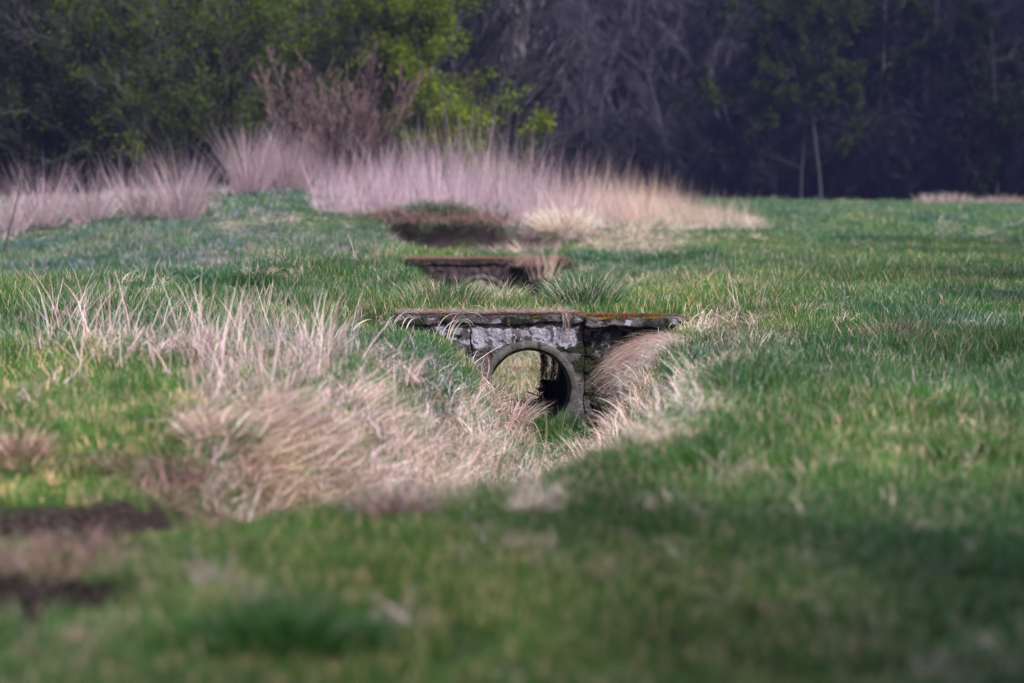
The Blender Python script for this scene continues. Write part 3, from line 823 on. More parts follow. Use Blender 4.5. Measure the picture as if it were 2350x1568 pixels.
# ------------------------------------------------------------------ trees
def grow(par, cnt, lf, ang, up, k, rg, t0=.25, droop=0.0):
    """cnt side branches on every parent polyline"""
    N, kp, _ = par.shape
    t = rg.uniform(t0, 1.0, (N, cnt)); f = t * (kp - 1); i = np.minimum(f.astype(int), kp - 2); w = (f - i)[..., None]
    rows = np.arange(N)[:, None]
    st = par[rows, i] * (1 - w) + par[rows, i + 1] * w
    d = par[rows, i + 1] - par[rows, i]; plen = np.linalg.norm(par[:, -1] - par[:, 0], axis=1)[:, None]
    d /= np.linalg.norm(d, axis=2, keepdims=True) + 1e-9
    rnd = rg.normal(size=d.shape); rnd -= (rnd * d).sum(2, keepdims=True) * d; rnd /= np.linalg.norm(rnd, axis=2, keepdims=True)
    a = (ang * rg.uniform(.6, 1.3, (N, cnt)))[..., None]
    dr = d * np.cos(a) + rnd * np.sin(a)
    L = plen * lf * rg.uniform(.5, 1.2, (N, cnt)) * (1.15 - .6 * t)
    st = st.reshape(-1, 3); dr = dr.reshape(-1, 3); L = L.reshape(-1)
    out = np.zeros((len(st), k, 3)); out[:, 0] = st
    for s in range(1, k):
        dr = dr + np.array([0, 0, up]) + rg.normal(0, .13, dr.shape) - np.array([0, 0, droop * s])
        dr /= np.linalg.norm(dr, axis=1, keepdims=True)
        out[:, s] = out[:, s - 1] + dr * (L / (k - 1))[:, None]
    return out

def radii(P, r0, r1):
    k = P.shape[1]
    return np.broadcast_to(np.linspace(1, 0, k)[None], P.shape[:2]) * (np.broadcast_to(r0, len(P)) - r1)[:, None] + r1

def stems(n, h, lean, r_base, k, rg, base_r=.1, bend=.12):
    P = np.zeros((n, k, 3)); a = rg.random(n) * 6.283
    P[:, 0, 0] = np.cos(a) * base_r * rg.random(n); P[:, 0, 1] = np.sin(a) * base_r * rg.random(n); P[:, 0, 2] = -.2
    th = lean * np.sqrt(rg.random(n)); dr = np.stack([np.sin(th) * np.cos(a), np.sin(th) * np.sin(a), np.cos(th)], 1)
    L = h * rg.uniform(.72, 1.05, n)
    for s in range(1, k):
        dr = dr + rg.normal(0, bend, dr.shape) * [1, 1, .3] + [0, 0, .04]; dr /= np.linalg.norm(dr, axis=1, keepdims=True)
        P[:, s] = P[:, s - 1] + dr * (L / (k - 1))[:, None]
    return P

def tree_parts(seed, h=10, nst=1, lean=.15, r=.14, n1=14, n2=6, n3=4, l1=.45, l2=.5, l3=.5, ang=.8, up=.06,
               bark=(.06, .05, .055), twig=(.09, .07, .08), leaf=None, nleaf=0, lsize=.07, twr=.008, t0=.25, spread=.35, base_r=.1, droop=0, bend=.12):
    rg = np.random.default_rng(seed)
    A0 = stems(nst, h, lean, r, 9, rg, base_r, bend)
    A1 = grow(A0, n1, l1, ang, up, 6, rg, t0, droop)
    A2 = grow(A1, n2, l2, ang * .9, up, 4, rg, .2, droop)
    A3 = grow(A2, n3, l3, ang * .8, up, 3, rg, .2, droop)
    wood = [tubes(A0, radii(A0, r * rg.uniform(.7, 1.1, nst), r * .12), 6, bark, .1, rg), tubes(A1, radii(A1, r * .32, r * .06), 4, bark, .15, rg)]
    crown = [tubes(A2, radii(A2, twr * 2, twr * .9), 3, twig, .25, rg), tubes(A3, radii(A3, twr, twr * .5), 3, twig, .3, rg)]
    lv = []
    if nleaf:
        k = rg.integers(0, len(A3), nleaf); s = rg.integers(0, 3, nleaf)
        cc = A3[k, s] + rg.normal(0, spread * .4, (nleaf, 3))
        lc = np.asarray(leaf, float)
        if lc.ndim == 2: lc = lc[rg.integers(0, len(lc), nleaf)]
        # clumps of brighter young leaves
        cl = noise2(cc[:, 0] * 1.5 + 30, cc[:, 2] * 1.5 + cc[:, 1] * 1.1)
        kp = cl > rg.uniform(.1, .5, nleaf); cc = cc[kp]; cl = cl[kp][:, None]; lc = lc[kp] if lc.ndim == 2 else lc
        lv = [quads_at(cc, lsize, lc * (.35 + 1.25 * cl), .3, rg)]
    return wood, crown, lv

def make_tree(name, loc, label, cat, group=None, rz=0, **kw):
    t = tag(empty(name, loc, rz), label, cat, group)
    w, c, l = tree_parts(**kw)
    link('trunk', quick_mesh('trunk', *join_parts(w), False, [M_BARK]), t)
    V, F, C = join_parts(c); me = quick_mesh('crown', *join_parts(c + l), False, [M_BARK, M_LEAF])
    if l:
        nf = len(F); mi = np.zeros(len(me.polygons), np.int32); mi[nf:] = 1
        me.polygons.foreach_set('material_index', mi)
    link('crown', me, t)
    return t

def copy_tree(o, loc, rz, label, sc=1.0):
    c = o.copy(); COL.objects.link(c); c.location = loc; c.rotation_euler = (0, 0, rz); c.scale = (sc, sc, sc)
    for ch in o.children:
        d = ch.copy(); COL.objects.link(d); d.parent = c
    c['label'] = label
    return c

def spot(u, d):
    x = (u / DS - 512) * d / K
    return (x, d, float(ground_z(np.array([x]), np.array([float(d)]))[0]) - .05)

YG = np.array([(.21, .27, .020), (.14, .22, .020), (.27, .30, .03)])
DG = np.array([(.050, .080, .012), (.035, .06, .014), (.085, .115, .014)])
MG = np.array([(.10, .145, .016), (.065, .11, .016), (.15, .19, .020)])
PUR = (.085, .060, .078)
def build_trees():
    # leafing shrubs on the left
    leafy = dict(nst=7, lean=.42, r=.06, n1=14, n2=7, n3=4, l1=.42, l2=.5, l3=.55, base_r=.8, t0=.08, twr=.010, bark=(.035, .028, .03), twig=(.05, .04, .045))
    make_tree('leafing_tree', spot(60, 96), 'dark green leafing tree at the far left edge', 'tree', seed=1, h=10.5, leaf=DG * .45, nleaf=34000, lsize=.045, **leafy)  # darkening toward the left edge of view put into the leaf colour
    make_tree('leafing_tree', spot(235, 94), 'dark leafing tree with yellowish tips, second from the left edge', 'tree', seed=2, h=10.5, leaf=DG * .7, nleaf=34000, lsize=.045, **leafy)
    make_tree('leafing_tree', spot(480, 92), 'bushy leafing tree left of the bare reddish bush, dark below and bright above', 'tree', seed=3, h=9.0, leaf=MG * .6, nleaf=42000, lsize=.045, **leafy)
    make_tree('leafing_tree', spot(655, 97), 'bright green leafing tree just left of the patch of sky', 'tree', seed=4, h=8.6, leaf=MG * .7, nleaf=34000, lsize=.045, **leafy)
    make_tree('yellow_green_tree', spot(1010, 93), 'slender yellow green tree beside the dark bare one, near the middle', 'tree', seed=5, h=9.5, nst=4, lean=.16, r=.06, n1=16, n2=7, n3=4,
              l1=.30, l2=.5, l3=.55, base_r=.5, t0=.05, twr=.009, leaf=YG * .52, nleaf=44000, lsize=.048, bark=(.05, .045, .045), twig=(.06, .05, .05))
    make_tree('yellow_green_bush', spot(1110, 90), 'low yellow green bush leaning right at the foot of the slender tree', 'bush', seed=6, h=3.6, nst=7, lean=.85, r=.04, n1=10, n2=6, n3=4,
              l1=.4, l2=.5, l3=.5, base_r=.6, t0=.1, twr=.009, leaf=YG * .60, nleaf=9000, lsize=.055, bark=(.05, .045, .045), twig=(.06, .05, .05))
    # bare ones
    make_tree('bare_bush', spot(775, 78), 'fan shaped bare bush of reddish brown rods rising from the reed', 'bush', seed=7, h=3.9, nst=46, lean=.42, r=.022, n1=7, n2=4, n3=3,
              l1=.38, l2=.42, l3=.5, ang=.38, up=.08, base_r=1.0, t0=.3, twr=.008, bark=(.11, .070, .074), twig=(.115, .070, .070))
    bare = dict(n2=8, n3=5, l2=.5, l3=.55, ang=.6, up=.07, twr=.011)
    make_tree('bare_tree', spot(865, 104), 'dark purplish bare tree behind the reddish bush', 'tree', seed=8, h=9.5, nst=5, lean=.30, r=.09, n1=14, l1=.4, base_r=.9, t0=.1, bark=(.03, .022, .028), twig=(.062, .040, .052), **bare)
    make_tree('bare_tree', spot(815, 99), 'dark upright bare tree between the bright green tree and the purplish one', 'tree', seed=18, h=11, nst=2, lean=.12, r=.13, n1=16, l1=.3, base_r=.5, t0=.2, bark=(.022, .016, .02), twig=(.05, .035, .045), **bare)
    make_tree('bare_tree', spot(345, 100), 'bare greyish tree in the gap between the dark leafing trees', 'tree', seed=9, h=10, nst=3, lean=.2, r=.09, n1=14, l1=.35, base_r=.5, t0=.2, bark=(.05, .04, .05), twig=(.085, .062, .08), **bare)
    make_tree('pale_bare_tree', spot(1120, 112), 'pale grey bare tree forking to the right behind the yellow green bush', 'tree', seed=14, h=10.5, nst=3, lean=.34, r=.085, n1=11, l1=.42, base_r=.5, t0=.25, bark=(.23, .20, .22), twig=(.20, .17, .20), n2=6, n3=4, l2=.45, l3=.5, ang=.5, up=.07, twr=.010)
    # the wood's edge on the right: trunks one can tell apart
    kw = dict(n1=14, n2=8, n3=5, l1=.36, l2=.5, l3=.5, ang=.55, up=.07, twr=.014)
    specs = [(1265, 150, 'grey violet bare tree at the left end of the right hand wood', 20, (.052, .042, .054), 3),
             (1345, 152, 'bare wood edge tree behind the middle of the reed belt', 21, (.052, .042, .054), 3),
             (1430, 154, 'brownish violet bare tree behind the right part of the reed belt', 22, (.052, .042, .054), 2),
             (1560, 150, 'thick dark trunk tree where the reed belt meets the green field', 23, (.030, .024, .032), 1),
             (1660, 156, 'thin bare tree just right of the thick dark trunk', 24, (.070, .058, .072), 2)]
    for u, d, lab, sd, tw, ns in specs:
        b = (.022, .018, .024) if ns == 1 else (.050, .042, .054)
        make_tree('wood_edge_tree', spot(u, d), lab, 'tree', seed=sd, h=14, nst=ns, lean=.16, r=.20 if ns == 1 else .10, base_r=.8, t0=.12, bark=b, twig=tw, **kw)
    kw = dict(n1=13, n2=7, n3=4, l1=.36, l2=.5, l3=.5, ang=1.05, up=.015, twr=.012)
    specs = [(1760, 152, 'dark green tree with layered branches, leftmost of the leafing ones on the right', 30, (.07, .055, .06)),
             (1836, 149, 'leafing tree with a thin pale trunk at the field edge', 31, (.036, .03, .038)),
             (1882, 148, 'leafing tree with the palest leaning trunk at the field edge', 32, (.038, .032, .04)),
             (2010, 153, 'dark green layered tree right of the pale trunks', 33, (.06, .05, .055)),
             (2130, 151, 'very dark leafing tree above the two distant dry tufts', 34, (.035, .03, .035)),
             (2290, 150, 'almost black leafing tree at the right edge', 35, (.03, .025, .03))]
    for n_, (u, d, lab, sd, b) in enumerate(specs):
        make_tree('dark_leafing_tree', spot(u, d), lab, 'tree', seed=sd, h=14, nst=1, lean=.02, bend=.035, r=.085, base_r=.2, t0=.12, bark=b, twig=(.045, .038, .045),
                  leaf=DG * (.45 if n_ < 4 else .18), nleaf=24000, lsize=.08, **kw)  # rightmost leaf colours lowered to darken that edge of the view
    make_tree('green_bush', spot(1571, 118), 'small round green bush at the field edge below the thick dark trunk', 'bush', seed=40, h=.9, nst=12, lean=.7, r=.02, n1=6, n2=4, n3=3, base_r=.3, twr=.008,
              leaf=np.array([(.04, .10, .05)]), nleaf=2500, lsize=.05, t0=.1)
    # the wood itself, plus unseen tree rows added to shade the foreground
    rg = np.random.default_rng(50); protos = []
    for i in range(4):
        w, c, _ = tree_parts(seed=60 + i, h=15, nst=2 + i % 2, lean=.14, r=.10, n1=14, n2=8, n3=5, l1=.33, l2=.5, l3=.5, ang=.6, up=.06, twr=.018, t0=.05, base_r=.8, bark=(.085, .07, .088), twig=(.090, .074, .094))
        protos.append(hidden_proto('w', w + c, M_BARKI))
    for i in range(3):
        w, c, _ = tree_parts(seed=70 + i, h=4.5, nst=30, lean=.55, r=.03, n1=7, n2=5, n3=3, l1=.4, l2=.5, l3=.5, ang=.5, up=.05, twr=.014, t0=.1, base_r=1.2, bark=(.07, .06, .078), twig=(.07, .06, .078))
        protos.append(hidden_proto('w', w + c, M_BARKI))
    N = 520; u = rg.uniform(-450, 2850, N); d = rg.uniform(156, 190, N)
    x = (u / DS - 512) * d / K; z = ground_z(x, d)
    N2 = 260; u2 = rg.uniform(1150, 2700, N2); d2 = rg.uniform(151, 158, N2); x2 = (u2 / DS - 512) * d2 / K; z2 = ground_z(x2, d2)
    N3 = 170; u3 = rg.uniform(-350, 1180, N3); d3 = rg.uniform(100, 118, N3); x3 = (u3 / DS - 512) * d3 / K; z3 = ground_z(x3, d3)
    yr = np.repeat(np.arange(-12, 75, 2.8), 2); xr = .20 * np.maximum(yr, 0) + 7.5 + rg.uniform(0, 9, len(yr)); yr = yr + rg.uniform(-1.5, 1.5, len(yr))  # unseen row right of the view, added to shade the meadow's edge
    xb = rg.uniform(-12, 20, 44); yb = rg.uniform(-15, -5, 44)  # unseen trees behind the camera, added to darken the foreground
    xs_ = np.concatenate([xr, xb]); ys_ = np.concatenate([yr, yb]); zs_ = ground_z(xs_, ys_); N4 = len(xs_)
    P = np.concatenate([np.stack([x, d, z - .1], 1), np.stack([x2, d2, z2 - .1], 1), np.stack([x3, d3, z3 - .1], 1), np.stack([xs_, ys_, zs_ - .1], 1)])
    idx = np.concatenate([rg.integers(0, 4, N), rg.integers(4, 7, N2), rg.integers(0, 7, N3), rg.integers(0, 4, N4)])
    uu = np.concatenate([u, u2, u3, np.full(N4, 2000.)])
    kp = ~((uu > 700) & (uu < 1000) & (rg.random(len(P)) < .93)); P = P[kp]; idx = idx[kp]; uu = uu[kp]
    rot = np.zeros((len(P), 3)); rot[:, 2] = rg.random(len(P)) * 6.28
    ks = np.interp(uu, [0, 700, 1100, 1500, 1800, 2100, 2350], [.08, .11, .25, .31, .17, .08, .04])[:, None]  # edge darkening put into the tint, strongest at the sides of the view
    scatter('woodland', protos, P, rot, rg.uniform(.8, 1.15, len(P)), idx, ks * (.8 + .4 * rg.random((len(P), 1))) * np.ones(3),
            'dense bare spring woodland closing the view behind the meadow, plus unseen trees added for shade', 'woodland')

def build_sky_block():  # added rise that keeps bright sky from showing through the wood
    xs = np.linspace(-420, 420, 180); ys = np.linspace(178, 420, 60)
    X, Y = np.meshgrid(xs, ys)
    r = sstep(180, 225, Y)
    u = (512 + K * X / Y) * DS
    gap = np.exp(-((X / Y * 1000 + 62) / 14) ** 2)
    top = 22 - 15 * gap
    Z = ground_z(X, Y) - 1.0 + r * (top + 5 * (fbm(X * .05, Y * .05, 3) - .5) * 2)
    V = np.stack([X, Y, Z], -1).reshape(-1, 3); nz, nx = X.shape
    i = (np.arange(nz - 1) * nx)[:, None] + np.arange(nx - 1)[None]
    F = np.stack([i, i + 1, i + 1 + nx, i + nx], -1).reshape(-1, 4)
    m, N, L = new_mat('dark sky block')
    nn = N.new('ShaderNodeTexNoise'); nn.inputs['Scale'].default_value = .35; nn.inputs['Detail'].default_value = 9
    g = N.new('ShaderNodeNewGeometry'); L.new(g.outputs['Position'], nn.inputs['Vector'])
    r_ = N.new('ShaderNodeValToRGB'); e = r_.color_ramp.elements; e[0].position = .4; e[0].color = (.006, .005, .009, 1); e[1].position = .65; e[1].color = (.022, .018, .030, 1)  # near-black colour stands in for the shade deep in the wood
    L.new(nn.outputs[0], r_.inputs[0])
    p = N.new('ShaderNodeBsdfDiffuse'); L.new(r_.outputs[0], p.inputs[0]); o = N.new('ShaderNodeOutputMaterial'); L.new(p.outputs[0], o.inputs[0])
    tag(link('sky_block_hill', quick_mesh('sky_block_hill', V, F, None, True, [m])), kind='structure')
build_trees(); build_sky_block()

# ------------------------------------------------------------------ single tufts, stalks, vines one can point at
def tuft(name, x, y, label, cat, n=300, r=.12, h=.25, cols=(GREEN,), lean=(0, .5), curl=(.2, 1.2), wd=.005, seed=0, wob=.3, segs=4, dir_=None, dz=0.0, group=None, cvar=.3, hd_sd=.6, z=None, tail=.8):
    rg = np.random.default_rng(1000 + seed)
    b = disc(n, r, rg); b[:, 2] = -.02 + (1 - (np.hypot(b[:, 0], b[:, 1]) / r) ** 2) * h * .12
    out = np.arctan2(b[:, 1], b[:, 0]) + rg.normal(0, hd_sd, n) if dir_ is None else rg.normal(dir_, hd_sd, n)
    q = np.hypot(b[:, 0], b[:, 1]) / r
    c = np.array(cols)[rg.integers(0, len(cols), n)]
    V, F, C = blades(b, out, rg.uniform(tail * .7, 1.15, n) * h, rg.uniform(.7, 1.3, n) * wd, lean[0] + (lean[1] - lean[0]) * (.3 * rg.random(n) + .7 * q),
                     rg.uniform(*curl, n), segs, c, cvar, rg, wob=wob)
    z = float(ground_z(np.array([x]), np.array([y]))[0]) if z is None else z
    o = link(name, quick_mesh(name, V, F, C, False, [M_GO]), None, (x, y, z + dz))
    return tag(o, label, cat, group)

def at(u, v, d=None):
    """land point under a sighting, found by walking out along it"""
    ds = np.arange(6, 120, .05) if d is None else np.array([float(d)])
    x = (u / DS - 512) * ds / K; g = ground_z(x, ds); los = CAMZ - (v / DS - 188) * ds / K
    i = int(np.argmax(los <= g)) if d is None else 0
    return float(x[i]), float(ds[i])

DKG = np.array([.040, .105, .020]); DKB = np.array([.026, .080, .022])
def build_tufts():
    T = 'grass tuft'
    x, y = at(1722, 915); tuft('grass_tussock', x, y, 'dark green tussock in the meadow right of the culvert, nearest below its slab end', T, 800, .30, .24, (DKG, DKB, GREEN), (0, .9), (.3, 1.2), seed=1)
    x, y = at(1570, 890); tuft('grass_tussock', x, y, 'leaning blue green tussock at the top of the right ditch bank', T, 320, .10, .26, (DKG, BLUEG), (.1, .9), (.1, .7), seed=2, dir_=2.4, hd_sd=.9)
    x, y = at(2050, 790); tuft('grass_tussock', x, y, 'tussock with reddish dead blades out in the right meadow', T, 700, .30, .26, (DKG, DKG, BROWN, STRAW), (0, .9), (.2, .8), seed=3)
    x, y = at(2230, 1060); tuft('grass_tussock', x, y, 'bright green tussock near the right edge of the meadow', T, 300, .18, .2, (GREEN, DKG, YELG), (0, .8), (.2, .9), seed=4)
    x, y = at(620, 1500); tuft('grass_tussock', x, y, 'broad very dark tussock in the blurred left foreground', T, 1300, .28, .15, (DKB, DKG, GREEN), (0, .9), (.2, 1.0), seed=5)
    x, y = at(740, 1510); tuft('grass_tussock', x, y, 'smaller dark tussock joined to the right side of the broad foreground one', T, 500, .18, .12, (DKB, DKG, GREEN), (0, .9), (.2, 1.0), seed=6)
    x, y = at(1620, 1080); tuft('grass_tussock', x, y, 'mid green tussock in the meadow below the ditch mouth', T, 420, .2, .17, (DKG, GREEN, GREEN), (0, .9), (.2, 1.0), seed=7)
    tuft('grass_tussock', .78, 30.6, 'tall sedge like tussock with pale tips behind the right half of the lichened slab', T, 1500, .30, .46, (BLUEG, GREEN, BLUEG, PALE), (0, .85), (.2, 1.0), .006, seed=8)
    tuft('grass_tussock', -.75, 30.3, 'tall mixed green and straw tussock behind the left half of the lichened slab', T, 1500, .45, .36, (BLUEG, GREEN, GREEN, STRAW), (0, .7), (.2, 1.2), .005, seed=9)
    tuft('grass_tussock', -.15, 30.9, 'straw coloured tuft with long arching stalks behind the middle of the lichened slab', T, 260, .25, .42, (STRAW, PALE, GREEN), (0, .8), (.3, 2.0), .005, seed=10, wob=.7)
    x, y = at(560, 660); tuft('grass_tussock', x, y, 'dark tussock below the tall dead stalk on the left bank', T, 900, .35, .26, (DKG, DKG, GREEN), (0, .8), (.2, 1.0), seed=11)
    x, y = at(590, 635); tuft('dead_grass_tuft', x, y, 'straw coloured tangle on top of the left bank tussock', 'dead grass', 300, .25, .22, (STRAW, PALE, BROWN), (.3, 1.2), (.5, 2.0), .005, seed=12, wob=.9)
    x, y = at(500, 1010); tuft('grass_tussock', x, y, 'dark green tussock between the lilac stalks and the flattened straw', T, 600, .22, .16, (DKG, DKB, GREEN), (.2, 1.0), (.2, 1.0), seed=13, dir_=0, hd_sd=1)
    tuft('grass_tussock', at(1000, 545, 66)[0], 66.4, 'dark green tussock on the lip of the eroded hollow', T, 1300, .9, .5, (DKB, DKG), (0, 1.2), (.2, 1.4), .012, seed=14, dz=-.05)
    tuft('dead_grass_tuft', at(905, 545, 66)[0], 66.2, 'purplish brown roots and stems draping the left end of the eroded hollow', 'dead grass', 500, .75, .75, (BROWN * .5, BROWN * .8, PINK * .5), (.8, 1.4), (1.0, 2.0), .012, seed=17, dir_=-1.6, hd_sd=.6, wob=.5)
    tuft('dead_grass_tuft', at(1090, 545, 66)[0], 66.2, 'purplish brown stems draping the hollow below the dark green tussock', 'dead grass', 500, .75, .75, (BROWN * .5, BROWN * .8, PINK * .5), (.8, 1.4), (1.0, 2.0), .012, seed=18, dir_=-1.6, hd_sd=.6, wob=.5)
    tuft('grass_tussock', at(1240, 590, 57.5)[0], 57.5, 'dark green tussock below the creamy straw of the hollow', T, 600, .45, .30, (DKB, DKG), (0, .9), (.2, 1.0), .009, seed=15)
    for i, (u, lab) in enumerate([(1150, 'creamy straw tuft at the left of the three in the eroded hollow'), (1215, 'creamy straw tuft with upright tips between two others in the hollow'), (1290, 'creamy straw tuft at the right end of the eroded hollow')]):
        X, Y = at(u, 560, 61); tuft('dead_grass_tuft', X, Y, lab, 'dead grass', 900, .55, .75, (PALE, PALE, STRAW), (.1, 1.0), (.6, 2.0), .012, seed=20 + i, wob=.8, dz=.15 + .1 * i)
    # straw hanging over the far culvert
    tuft('dead_grass_tuft', .42, 49.95, 'brownish straw hanging over the right half of the far culvert', 'dead grass', 380, .26, .55, (BROWN, STRAW * .7, PINK * .7), (.4, 1.2), (1.3, 2.2), .007, seed=25, dir_=-2.2, hd_sd=.7, z=-.12, wob=.5)
    tuft('dead_grass_tuft', .55, 49.6, 'pale upright straw blades rising in front of the far culvert', 'dead grass', 60, .22, .58, (STRAW * .8, PINK * .8), (0, .5), (.0, .8), .009, seed=26, z=-.35)
    # the drooping mound beside the near pipe
    rg = np.random.default_rng(77); n = 4200
    q = rg.random(n) ** .8; yb = 27.75 - .9 * rg.random(n)
    xb = 1.10 + .50 * q; zb = -.66 + .44 * np.sqrt(q) + .04 * rg.random(n) - (27.8 - yb) * .10
    zb = np.maximum(zb, ground_z(xb, yb) - .02)
    c = np.array([BROWN * 1.3, STRAW * .75, BROWN * 1.7, PINK * .8, STRAW])[rg.integers(0, 5, n)]
    V, F, C = blades(np.stack([xb, yb, zb], 1), rg.normal(3.7, .5, n), rg.uniform(.22, .52, n), .0052, rg.uniform(1.0, 1.5, n), rg.uniform(1.0, 1.7, n), 7, c, .35, rg, wob=.35)
    tag(link('drooping_straw', quick_mesh('drooping_straw', V, F, C, False, [M_GO])), 'brown straw mound drooping over the right bank beside the pipe mouth', 'dead grass')
    n = 1500; xb = 1.15 + .55 * rg.random(n); yb = 24.6 + 1.7 * rg.random(n)
    c = np.array([STRAW, PALE, PALE, PINK])[rg.integers(0, 4, n)]
    V, F, C = blades(np.stack([xb, yb, ground_z(xb, yb) + .02], 1), rg.normal(3.6, .8, n), rg.uniform(.2, .45, n), .006, rg.uniform(.8, 1.4, n), rg.uniform(.8, 2.0, n), 6, c, .22, rg, wob=.5)
    tag(link('bleached_straw', quick_mesh('bleached_straw', V, F, C, False, [M_GO])), 'bleached straw tumbling down the right bank below the brown mound', 'dead grass')
    # flattened straw bundles in the left foreground ditch
    for i, (u, v, rot, nn, lab, cc) in enumerate([
            (560, 1060, -.45, 900, 'flattened straw bundle combed towards the right, leftmost in the ditch', (STRAW, PALE, STRAW, BROWN * 2)),
            (760, 1085, -.3, 800, 'pinkish flattened straw bundle right of the leftmost one', (PINK, PALE, PINK, STRAW)),
            (940, 1075, .2, 600, 'pinkish flattened straw in the bend of the ditch', (PINK, PALE, STRAW))]):
        X, Y = at(u, v); r2 = np.random.default_rng(90 + i)
        b = np.stack([X + r2.uniform(-.42, .35, nn), Y + r2.uniform(-.25, .35, nn), 0 * r2.random(nn)], 1)
        b[:, 2] = ground_z(b[:, 0], b[:, 1]) + .01 + .05 * r2.random(nn)
        c = np.array(cc)[r2.integers(0, len(cc), nn)]
        V, F, C = blades(b, r2.normal(rot, .75, nn), r2.uniform(.15, .42, nn), .0065, r2.uniform(.9, 1.5, nn), r2.uniform(-.3, .9, nn), 5, c, .3, r2, wob=.7)
        tag(link('flattened_straw', quick_mesh('flattened_straw', V, F, C, False, [M_GO])), lab, 'dead grass')
    # bent broad leaves left of the pipe
    for i, (x0, y0, z0, hd, L, le, cu, nn, lab) in enumerate([
            (-.62, 26.6, -.55, .25, .62, .05, 2.9, 7, 'bent straw leaves hooking down just left of the pipe mouth'),
            (-1.12, 26.4, -.25, .1, .42, .1, 2.7, 8, 'pale bent leaves below the left end of the lichened slab'),
            (-1.50, 25.6, -.18, .2, .40, .5, 1.6, 4, 'single straw leaf arching right below the left end of the slab'),
            (-.48, 27.4, -.50, .35, .42, .9, .3, 6, 'stiff pale stems pointing across the left edge of the pipe')]):
        r2 = np.random.default_rng(130 + i); b = np.array([x0, y0, z0]) + r2.normal(0, .06, (nn, 3)) * [1, 1, .3]
        b[:, 2] = np.maximum(b[:, 2], ground_z(b[:, 0], b[:, 1]))
        V, F, C = blades(b, r2.normal(hd, .45, nn), L * r2.uniform(.7, 1.15, nn), r2.uniform(.010, .018, nn) * (.5 if i == 3 else 1), le + r2.uniform(0, .35, nn), cu * r2.uniform(.8, 1.1, nn), 12, (PALE, ), .15, r2, wob=.1)
        tag(link('bent_leaf_tuft', quick_mesh('bent_leaf_tuft', V, F, C, False, [M_GO])), lab, 'dead grass')
    tuft('dead_grass_tuft', -.02, 27.2, 'pink straw tuft on the left bank covering the lower left of the pipe mouth', 'dead grass', 420, .22, .36, (PALE, STRAW, PINK), (.1, 1.1), (.4, 1.8), .006, seed=45, wob=.7)
    tuft('grass_tussock', -.22, 27.5, 'green tuft with bent straw on the left bank against the pipe rim', T, 320, .18, .30, (GREEN, GREEN, STRAW), (0, .7), (.2, 1.2), .006, seed=46)
    for i, (u, lab) in enumerate([(880, 'reddish brown stems at the far left tip of the eroded hollow'), (965, 'brown stems hanging straight down the middle left of the eroded hollow'), (1040, 'lilac brown stems hanging down the middle of the eroded hollow'), (1140, 'brown stems at the right of the eroded hollow beside the creamy straw')]):
        tuft('dead_grass_tuft', at(u, 545, 65)[0], 65.9 - .3 * (i % 2), lab, 'dead grass', 160, .55, .8, (BROWN * .7, BROWN * 1.1, PINK * .6), (.2, 1.3), (.8, 2.2), .013, seed=190 + i, dir_=-1.6, hd_sd=1.0, wob=.7, z=.45)
    # grass at the mouth of the pipe
    tuft('grass_tussock', .42, 27.3, 'fresh bright green tuft growing in front of the pipe mouth', T, 700, .42, .34, (GREEN * 1.2, YELG, GREEN), (0, .6), (.1, .7), .008, seed=40)
    tuft('grass_tussock', .70, 26.6, 'fresh green tuft on the ditch floor below the drooping straw', T, 420, .28, .30, (GREEN * 1.2, YELG, GREEN), (0, .6), (.1, .8), .008, seed=41)
    tuft('dead_grass_tuft', .55, 25.2, 'curled pale straw lying on the ditch floor before the pipe', 'dead grass', 420, .40, .26, (PALE, PALE, STRAW), (.3, 1.4), (.8, 2.6), .007, seed=42, wob=1.2, segs=7)
    tuft('grass_tussock', .30, 25.6, 'mixed green tuft among curled straw on the ditch floor', T, 260, .35, .24, (GREEN * 1.2, YELG, GREEN), (0, .6), (.1, .8), .007, seed=43)
    # curled pale tufts in the right meadow
    for i, (u, v, lab) in enumerate([(1655, 800, 'curled pale straw tuft right of the culvert, left of its twin'), (1725, 800, 'curled pale straw tuft right of the culvert, right of its twin'), (1595, 765, 'small pinkish straw tuft close to the rounded slab end')]):
        X, Y = at(u, v); tuft('dead_grass_tuft', X, Y, lab, 'dead grass', 90, .10, .26, (PALE, PALE, STRAW), (0, .6), (1.6, 3.0), .006, seed=50 + i, segs=8)
    for i, (u, v, n_, h, lab, cc) in enumerate([
            (900, 1200, 260, .22, 'pinkish dead tuft in the foreground just below the bend of the ditch', (PINK * .8, PINK, BROWN)),
            (1225, 1175, 200, .09, 'small whitish dead tuft in the middle foreground', (PALE, PALE, PINK)),
            (1205, 1270, 160, .08, 'small straw patch below the whitish foreground tuft', (STRAW, PINK, BROWN)),
            (40, 1060, 420, .22, 'rusty dead tuft at the left picture edge above the dark cut', (BROWN * 1.2, STRAW * .8, BROWN)),
            (490, 1025, 40, .30, 'pale upright dead leaves at the head of the flattened straw', (PALE, PALE))]):
        X, Y = at(u, v); tuft('dead_grass_tuft', X, Y, lab, 'dead grass', n_, .10, h, cc, (.1, 1.0), (.2, 1.4), .007 if n_ > 50 else .014, seed=60 + i, wob=.5)
